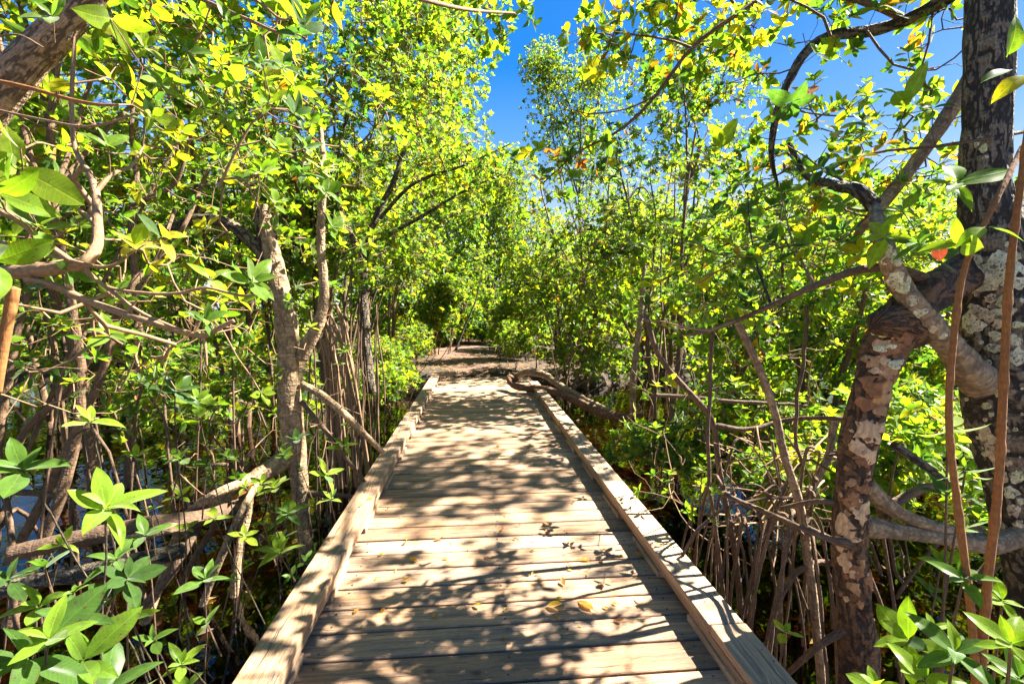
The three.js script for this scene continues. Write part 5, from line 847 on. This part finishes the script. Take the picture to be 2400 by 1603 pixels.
// ------------------------------------------------------------------ the mangroves on both sides, from near to far
const TREES = [
  // left
  { label: 'tall mangrove left of the boardwalk whose crown overhangs the planks', x: -2.6, z: -8.6, h: 7.5, seed: 11, stems: 3, r: .07, crowns: [[-1.9, 5.2, -8.8, 1.9, 2.1, 1.8], [-.9, 6.9, -9, 1.5, 1.5, 1.6], [-2.6, 3.2, -8.4, 1.3, 1.2, 1.2]], clusters: 1250, group: G_L },
  { label: 'leafy mangrove rising behind the slanting stems on the left', x: -4.3, z: -5.4, h: 6, seed: 12, stems: 2, r: .06, crowns: [[-3.9, 4.9, -5.6, 1.9, 1.7, 1.7], [-4.6, 2.6, -5.4, 1.3, 1.3, 1.2]], clusters: 800, group: G_L },
  { label: 'near mangrove crown filling the upper left above the branches', x: -3.6, z: -3.2, h: 5.4, seed: 13, stems: 2, r: .04, crowns: [[-3.1, 4.3, -3.7, 1.7, 1.2, 1.4], [-2.0, 5.2, -4.9, 1.3, 1.2, 1.2]], clusters: 620, group: G_L },
  { label: 'shaded mangrove at the far left behind the water', x: -6.5, z: -5.2, h: 5.6, seed: 14, stems: 2, r: .06, crowns: [[-6.3, 3.9, -5.4, 1.9, 1.8, 1.8], [-6.8, 1.9, -5, 1.5, 1.2, 1.4]], clusters: 680, group: G_L },
  { label: 'mangrove in the second row on the left behind the hanging roots', x: -4.2, z: -8.2, h: 6.8, seed: 15, stems: 3, r: .06, crowns: [[-3.9, 4.8, -8.4, 1.9, 1.9, 1.7], [-4.1, 2.3, -8.0, 1.6, 1.4, 1.4]], clusters: 900, group: G_L },
  { label: 'deep green mangrove in the second row at the far left', x: -7.6, z: -8.6, h: 6.5, seed: 16, stems: 2, r: .07, crowns: [[-7.2, 4.2, -8.6, 2.2, 2.2, 2], [-7.4, 1.9, -8.2, 1.9, 1.3, 1.5]], clusters: 850, group: G_L },
  { label: 'bright mangrove on the left bank where the boardwalk ends', x: -3.1, z: -12.2, h: 7.6, seed: 17, stems: 3, r: .07, crowns: [[-2.3, 5.2, -12.4, 2, 2.2, 1.9], [-2.2, 3.1, -12.2, 1.4, 1.1, 1.3], [-1.0, 7.4, -12.6, 1.5, 1.6, 1.6]], clusters: 1050, bare: .16, group: G_L },
  { label: 'sunlit mangrove leaning over the path from the left bank', x: -3.2, z: -16, h: 8.4, seed: 18, stems: 2, r: .08, crowns: [[-2.0, 5.8, -16, 2.2, 2.6, 2], [-.6, 6.4, -16.5, 1.7, 1.6, 1.7], [1.1, 6.0, -16.8, 1.4, 1.5, 1.4], [-2.4, 3.6, -15.6, 1.5, 1, 1.4]], clusters: 1250, bare: .16, group: G_L },
  { label: 'mangrove behind the grass strip at the left', x: -5.6, z: -13, h: 7, seed: 19, stems: 3, r: .07, crowns: [[-5.4, 4.4, -13, 2.1, 2.2, 1.9], [-5.2, 2.4, -12.6, 1.8, 1.3, 1.5]], clusters: 850, group: G_L },
  { label: 'mangrove thicket in the third row at the far left', x: -9.8, z: -12, h: 7, seed: 20, stems: 3, r: .07, crowns: [[-9.6, 4, -12, 2.8, 2.4, 2.4], [-9.8, 1.8, -11.6, 2.4, 1.4, 2]], clusters: 800, L: .1, group: G_L },
  { label: 'mangrove leaning from the left frame edge over the dark water', x: -4.4, z: -1.8, h: 5, seed: 21, stems: 2, r: .04, crowns: [[-4.2, 3.6, -2.3, 1.3, 1.3, 1.3], [-4.6, 1.6, -2.4, .9, .9, .9]], clusters: 330, group: G_L },
  // right
  { label: 'dense sunlit mangrove rising right of the far boardwalk', x: 3.5, z: -8.3, h: 5.8, seed: 31, stems: 3, r: .06, crowns: [[3.5, 4.1, -8.5, 1.6, 1.7, 1.5], [4.4, 5.5, -9.2, 1.5, 1.5, 1.4], [4.3, 6.7, -9.6, 1.5, 1.2, 1.3], [2.5, 2.5, -8.0, 1.2, 1.1, 1.2], [4.4, 2.7, -8.2, 1.3, 1.2, 1.2]], clusters: 900, group: G_R },
  { label: 'mangrove beside the fallen branch at the end of the boardwalk', x: 2.6, z: -11.6, h: 6, seed: 32, stems: 3, r: .06, crowns: [[2.3, 3.7, -11.8, 1.7, 1.8, 1.5], [1.7, 2.0, -11.8, 1.1, 1.2, 1.0], [2.9, 1.4, -11, 1.3, .9, 1]], clusters: 620, bare: .15, group: G_R },
  { label: 'bushy mangrove behind the forked brown stem on the right', x: 4.6, z: -5.8, h: 4.2, seed: 33, stems: 3, r: .05, crowns: [[4.3, 2.7, -6, 1.5, 1.2, 1.4], [3.4, 1.7, -5.6, 1.1, .9, 1.0], [4.9, 1.2, -5.4, 1.3, .8, 1]], clusters: 620, group: G_R },
  { label: 'glowing yellow green mangrove seen between the two right trunks', x: 6.6, z: -6.6, h: 4.2, seed: 34, stems: 3, r: .05, crowns: [[6.2, 2.5, -6.6, 1.8, 1.2, 1.6], [6.4, 1.0, -6, 1.7, .9, 1.3]], clusters: 520, group: G_R },
  { label: 'sunlit mangrove low behind the lichen tree', x: 6.4, z: -3.6, h: 3.6, seed: 35, stems: 3, r: .05, crowns: [[6.6, 1.5, -3.8, 1.3, .9, 1.4], [5.4, .6, -3.8, 1.4, .6, 1.1]], clusters: 330, group: G_R },
  { label: 'broad mangrove in the second row on the right', x: 8.6, z: -9.6, h: 5, seed: 36, stems: 3, r: .06, crowns: [[8.2, 2.9, -9.6, 2.4, 1.5, 2.0], [8, 1.2, -9, 2.2, 1, 1.7]], clusters: 800, bare: .15, L: .1, group: G_R },
  { label: 'mangrove in the second row right of the fallen branch', x: 5.2, z: -12.4, h: 6.6, seed: 37, stems: 3, r: .07, crowns: [[5.2, 4.0, -12.4, 2.2, 2.0, 1.9], [4.6, 1.9, -12, 1.9, 1.2, 1.5]], clusters: 560, L: .095, group: G_R },
  { label: 'mangrove right of the path behind the fallen branch', x: 2.7, z: -15.5, h: 5.4, seed: 38, stems: 2, r: .07, crowns: [[2.6, 3.2, -15.5, 1.8, 1.6, 1.7], [1.8, 2.2, -15.5, 1.2, 1.3, 1.2]], clusters: 900, bare: .12, group: G_R },
  { label: 'tall fine leaved tree standing against the sky in the gap', x: 6.2, z: -27.5, h: 17, seed: 39, stems: 1, r: .14, crowns: [[4.9, 12.6, -27.5, 2.4, 3.2, 2.4], [4.0, 15.6, -27.5, 1.6, 1.7, 1.6], [7.2, 9.8, -27.5, 3.4, 3.0, 2.8], [7.0, 15.0, -27.5, 2.4, 2.4, 2.2]], clusters: 2400, n: [6, 9], L: .10, gap: .43, freq: 1.2, roots: 0, name: 'broadleaf_tree', group: null },
  { label: 'low leafy mangrove bush along the outside of the right kerb', x: 2.4, z: -5.9, h: 1.1, seed: 40, stems: 4, r: .02, crowns: [[2.2, -.1, -5.0, .8, .3, 1.2], [3.0, .35, -4.8, .9, .5, .9]], clusters: 320, L: .075, roots: 2, name: 'mangrove_bush', category: 'bush', limbs: 2, group: null },
  { label: 'low bush of narrow bright leaves outside the far left kerb', x: -1.75, z: -9.6, h: .7, seed: 41, stems: 5, r: .02, crowns: [[-1.85, .15, -9.6, .55, .4, 1.4], [-2.4, .25, -9.0, .6, .4, .9]], clusters: 260, L: .09, roots: 2, name: 'mangrove_bush', category: 'bush', limbs: 2, group: null },
  { label: 'dark low mangrove bush in the shade behind the pale trunk', x: -3.2, z: -5.6, h: 1.2, seed: 42, stems: 4, r: .02, crowns: [[-3.2, .6, -5.7, 1.2, .6, .9]], clusters: 190, L: .085, roots: 3, name: 'mangrove_bush', category: 'bush', limbs: 2, group: null },
  { label: 'shrub with many twigs at the right corner of the far end of the boardwalk', x: 1.9, z: -9.9, h: 1.6, seed: 43, stems: 4, r: .025, crowns: [[2.7, .8, -10.3, .9, .8, .8], [2.1, .5, -11.4, .7, .6, .8], [3.3, .3, -10.6, 1.3, .5, .7]], clusters: 480, L: .075, bare: .3, roots: 0, name: 'mangrove_bush', category: 'bush', limbs: 2, group: null },
  { label: 'low mangrove bush with yellow leaves over the orange shallows', x: 3.6, z: -4.3, h: 1.0, seed: 44, stems: 4, r: .02, crowns: [[3.7, .55, -4.5, 1.1, .5, .9]], clusters: 200, L: .08, roots: 3, name: 'mangrove_bush', category: 'bush', limbs: 2, group: null },
  { label: 'bright low mangrove bush behind the peeling trunk', x: 3.4, z: -3.2, h: .9, seed: 46, stems: 4, r: .02, crowns: [[3.3, .5, -3.3, .9, .5, .8], [2.6, .2, -3.5, .7, .35, .5]], clusters: 240, L: .085, roots: 3, name: 'mangrove_bush', category: 'bush', limbs: 2, group: null },
  { label: 'low shrub on the right edge of the path just beyond the boardwalk', x: 1.25, z: -12.7, h: 1.3, seed: 51, stems: 4, r: .02, crowns: [[1.3, .7, -12.7, .8, .7, .8]], clusters: 260, L: .075, bare: .25, roots: 0, name: 'mangrove_bush', category: 'bush', limbs: 2, group: null },
  { label: 'shrub pressing on the path from the right behind the first low shrub', x: 1.3, z: -15, h: 1.9, seed: 52, stems: 4, r: .025, crowns: [[1.2, 1.0, -15, .9, 1.0, 1.0], [.9, .7, -17.4, .9, .8, 1.0]], clusters: 420, L: .08, bare: .2, roots: 0, name: 'mangrove_bush', category: 'bush', limbs: 2, group: null },
  { label: 'low shrub on the left bank between the hanging roots and the path', x: -2.3, z: -12.3, h: .9, seed: 53, stems: 4, r: .02, crowns: [[-2.4, .4, -12.3, .8, .45, .8], [-3.2, .5, -13.2, 1, .5, .8]], clusters: 260, L: .08, roots: 0, name: 'mangrove_bush', category: 'bush', limbs: 2, group: null },
  { label: 'sunlit low shrub on the left edge of the far path', x: -2.0, z: -14.2, h: 1.1, seed: 54, stems: 4, r: .02, crowns: [[-2.0, .6, -14.2, .7, .6, .9], [-2.2, .6, -15.8, .6, .6, .8]], clusters: 300, L: .08, bare: .15, roots: 0, name: 'mangrove_bush', category: 'bush', limbs: 2, group: null },
  { label: 'dark green shrub standing in front of the lit path at the far end', x: -1.55, z: -17.2, h: 2.4, seed: 45, stems: 6, r: .03, crowns: [[-1.6, 1.5, -17.2, .9, .8, .8], [-1.2, 2.3, -17.2, .8, .6, .7]], clusters: 420, L: .12, roots: 0, name: 'shrub', category: 'shrub', limbs: 3, group: null },
];
for (const s of TREES) mangrove(s).finish();
{ // the thin leaning stem beside the far path
  const t = new Plant('sapling', 'thin dark sapling leaning right beside the far path', 'sapling', V(-.95, -.1, -18.3), { seed: 471, L: .09, bark: barkDark }); t.limb('trunk', [V(-.95, -.1, -18.3), V(-.6, .8, -18.4), V(-.1, 2.0, -18.5), V(.2, 3.4, -18.6)], .05, .02, { n: 16 }); t.crown(V(.1, 3.4, -18.6), V(1.0, 1.0, 1.0), 160); t.grow(); t.finish();
}
{ // the wood beyond: one mass, each tree with stems and clusters of leaves
  const R = rngOf(600), stemMB = new MB(), mats = [], cols = [], col = new THREE.Color();
  const far = (x, z, h, w, tones, n, low = .3) => {
    const seed = R() * 100, g = groundY(x, z);
    for (let s = 0; s < 3; s++) { const q = [V(x + (R() - .5) * w, g - .2, z + (R() - .5) * w), V(x + (R() - .5) * w * .8, h * .4, z + (R() - .5) * w * .8), V(x + (R() - .5) * w, h * .9, z + (R() - .5) * w)]; stemMB.tube(curve(q, 8, .3, R), taper(9, .09, .02), 5); for (let b = 0; b < 7; b++) { const f = q[1].clone().lerp(q[2], R()), e = f.clone().add(V((R() - .5) * w * 1.2, .3 + R() * 1.2, (R() - .5) * w * 1.2)); stemMB.tube(curve([f, f.clone().lerp(e, .5).add(V(0, .25, 0)), e], 5, .2, R), taper(6, .03, .008), 4); } }
    let made = 0, tries = 0; const ts = tones.reduce((a, b) => a + b, 0);
    while (made < n && tries++ < n * 8) {
      const a = R() * 6.283, yy = Math.pow(R(), .8), prof = Math.sqrt(Math.max(0, 1 - Math.pow(yy * 1.06 - .1, 4))) * (yy < .15 ? .75 : 1), rr = w * prof * Math.pow(R(), .4), p = V(x + Math.cos(a) * rr, g + low + yy * h, z + Math.sin(a) * rr);
      if (noise3(p.x * .9 + seed, p.y * .9, p.z * .9) * .7 + noise3(p.x * 2.3, p.y * 2.3, p.z * 2.3 + seed) * .3 < .42) continue;
      if (!allowed(p)) continue;
      made++; let t = R() * ts, tone = 1; for (let k = 0; k < 9; k++) if ((t -= tones[k]) <= 0) { tone = k; break; }
      const m = 4 + Math.floor(R() * 3), ax = V(Math.cos(a) * .6 + R() - .5, .8, Math.sin(a) * .6 + R() - .5).normalize();
      for (let k = 0; k < m; k++) { const d = ax.clone().multiplyScalar(.4).add(V(R() - .5, R() - .5, R() - .5).multiplyScalar(1.6)).normalize(); mats.push(leafMatrix(p.clone().addScaledVector(d, .03), d, ax.clone().add(V(R() - .5, R() - .5, R() - .5)), (.10 + R() * .06) * (1 + Math.hypot(x, z) / 60))); cols.push(col.clone().copy(TONES[tone]).multiplyScalar(.75 + R() * .5)); }
    }
  };
  const L = [[-1.8, -23.5, 9, 2.4, GREENS, 1600], [.8, -29.5, 10.5, 2.4, GREENS, 1700], [-.2, -29, 11, 3, GREENS, 1700], [6.8, -23, 5.5, 2.4, GREENS, 1300], [-5, -20.5, 8, 2.6, GREENS, 1300], [-8.5, -17.5, 8, 3, GREENS, 1200], [-13, -16, 8, 3.2, GREENS, 1000], [-12, -9, 7, 2.8, GREENS, 900], [-11, -4.5, 6.2, 2.4, GREENS, 800], [7.5, -17, 4.6, 2.8, GREENS, 1200], [11.5, -14, 5.5, 2.8, GREENS, 1100], [12.5, -9, 4.6, 2.6, GREENS, 1000], [10.5, -5, 4, 2.2, GREENS, 900], [11, -1.5, 4, 2.4, GREENS, 600], [-17, -11, 8, 3.5, GREENS, 800], [16, -16, 6, 3.2, GREENS, 900], [-3.5, -30, 9, 3.2, GREENS, 900], [4, -31, 8, 3, GREENS, 900], [9, -26, 8, 3.4, GREENS, 900], [-10, -26, 9, 4, GREENS, 900], [17, -9, 5, 3, GREENS, 700], [-17, -22, 9, 4, GREENS, 700], [16, -25, 8, 4, GREENS, 700]];
  L.forEach(a => far(a[0], a[1], a[2], a[3], a[4], Math.round(a[5] * 1.5), .1));
  for (const [x, z, h, w, tn, n] of [[-.9, -21.4, 2.0, 1.2, GREENS, 520], [.5, -22.6, 2.4, 1.3, GREENS, 520], [-1.9, -20.4, 1.7, .9, GREENS, 380], [-3.2, -19.6, 2.2, 1.2, GREENS, 420], [-4.6, -23, 2.6, 1.6, GREENS, 500], [-7.4, -15.2, 2.4, 1.5, GREENS, 450], [2.1, -19, 2.6, 1.2, GREENS, 520], [3.6, -17.2, 2.4, 1.3, GREENS, 480], [2.6, -22, 2.8, 1.4, GREENS, 450], [.9, -27, 3, 1.6, GREENS, 450], [-1.8, -27.5, 3, 1.6, GREENS, 450], [-2.6, -24.5, 2.4, 1.2, GREENS, 400], [6, -14.6, 2.4, 1.6, GREENS, 450], [8.2, -13, 2.2, 1.6, GREENS, 450], [6, -9.6, 1.9, 1.4, GREENS, 420], [9.8, -7, 2, 1.6, GREENS, 420], [8.2, -5.4, 1.8, 1.3, GREENS, 380], [-9.5, -14.5, 2.4, 1.8, GREENS, 420], [-6, -10, 1.8, 1.3, GREENS, 380], [-8.6, -6.4, 1.8, 1.4, GREENS, 360], [-11.5, -7, 2.2, 1.8, GREENS, 380]]) far(x, z, h, w, tn, n, .15);
  for (let k = 0; k < 40; k++) { const a = -2.75 + k / 39 * 2.36, d = 36 + R() * 12; far(Math.cos(a) * d, Math.sin(a) * d, 7 + R() * 4, 4.2, GREENS, 380); }
  const o = new THREE.Group(); o.name = 'woodland'; o.userData.kind = 'stuff'; tag(o, 'sunlit mangrove wood closing the view behind the nearer trees', 'woodland'); scene.add(o);
  part('stems', stemMB.geo(), barkBrown, o, 'stuff');
  const im = shadowed(new THREE.InstancedMesh(LEAF_LOW[0], leafInst, mats.length)); mats.forEach((m, k) => { im.setMatrixAt(k, m); im.setColorAt(k, cols[k]); }); im.name = 'foliage'; im.userData.kind = 'stuff'; o.add(im); stats.leaves += mats.length;
}
console.log('leaves', stats.leaves, 'leaf parts', stats.parts);
renderer.render(scene, camera);
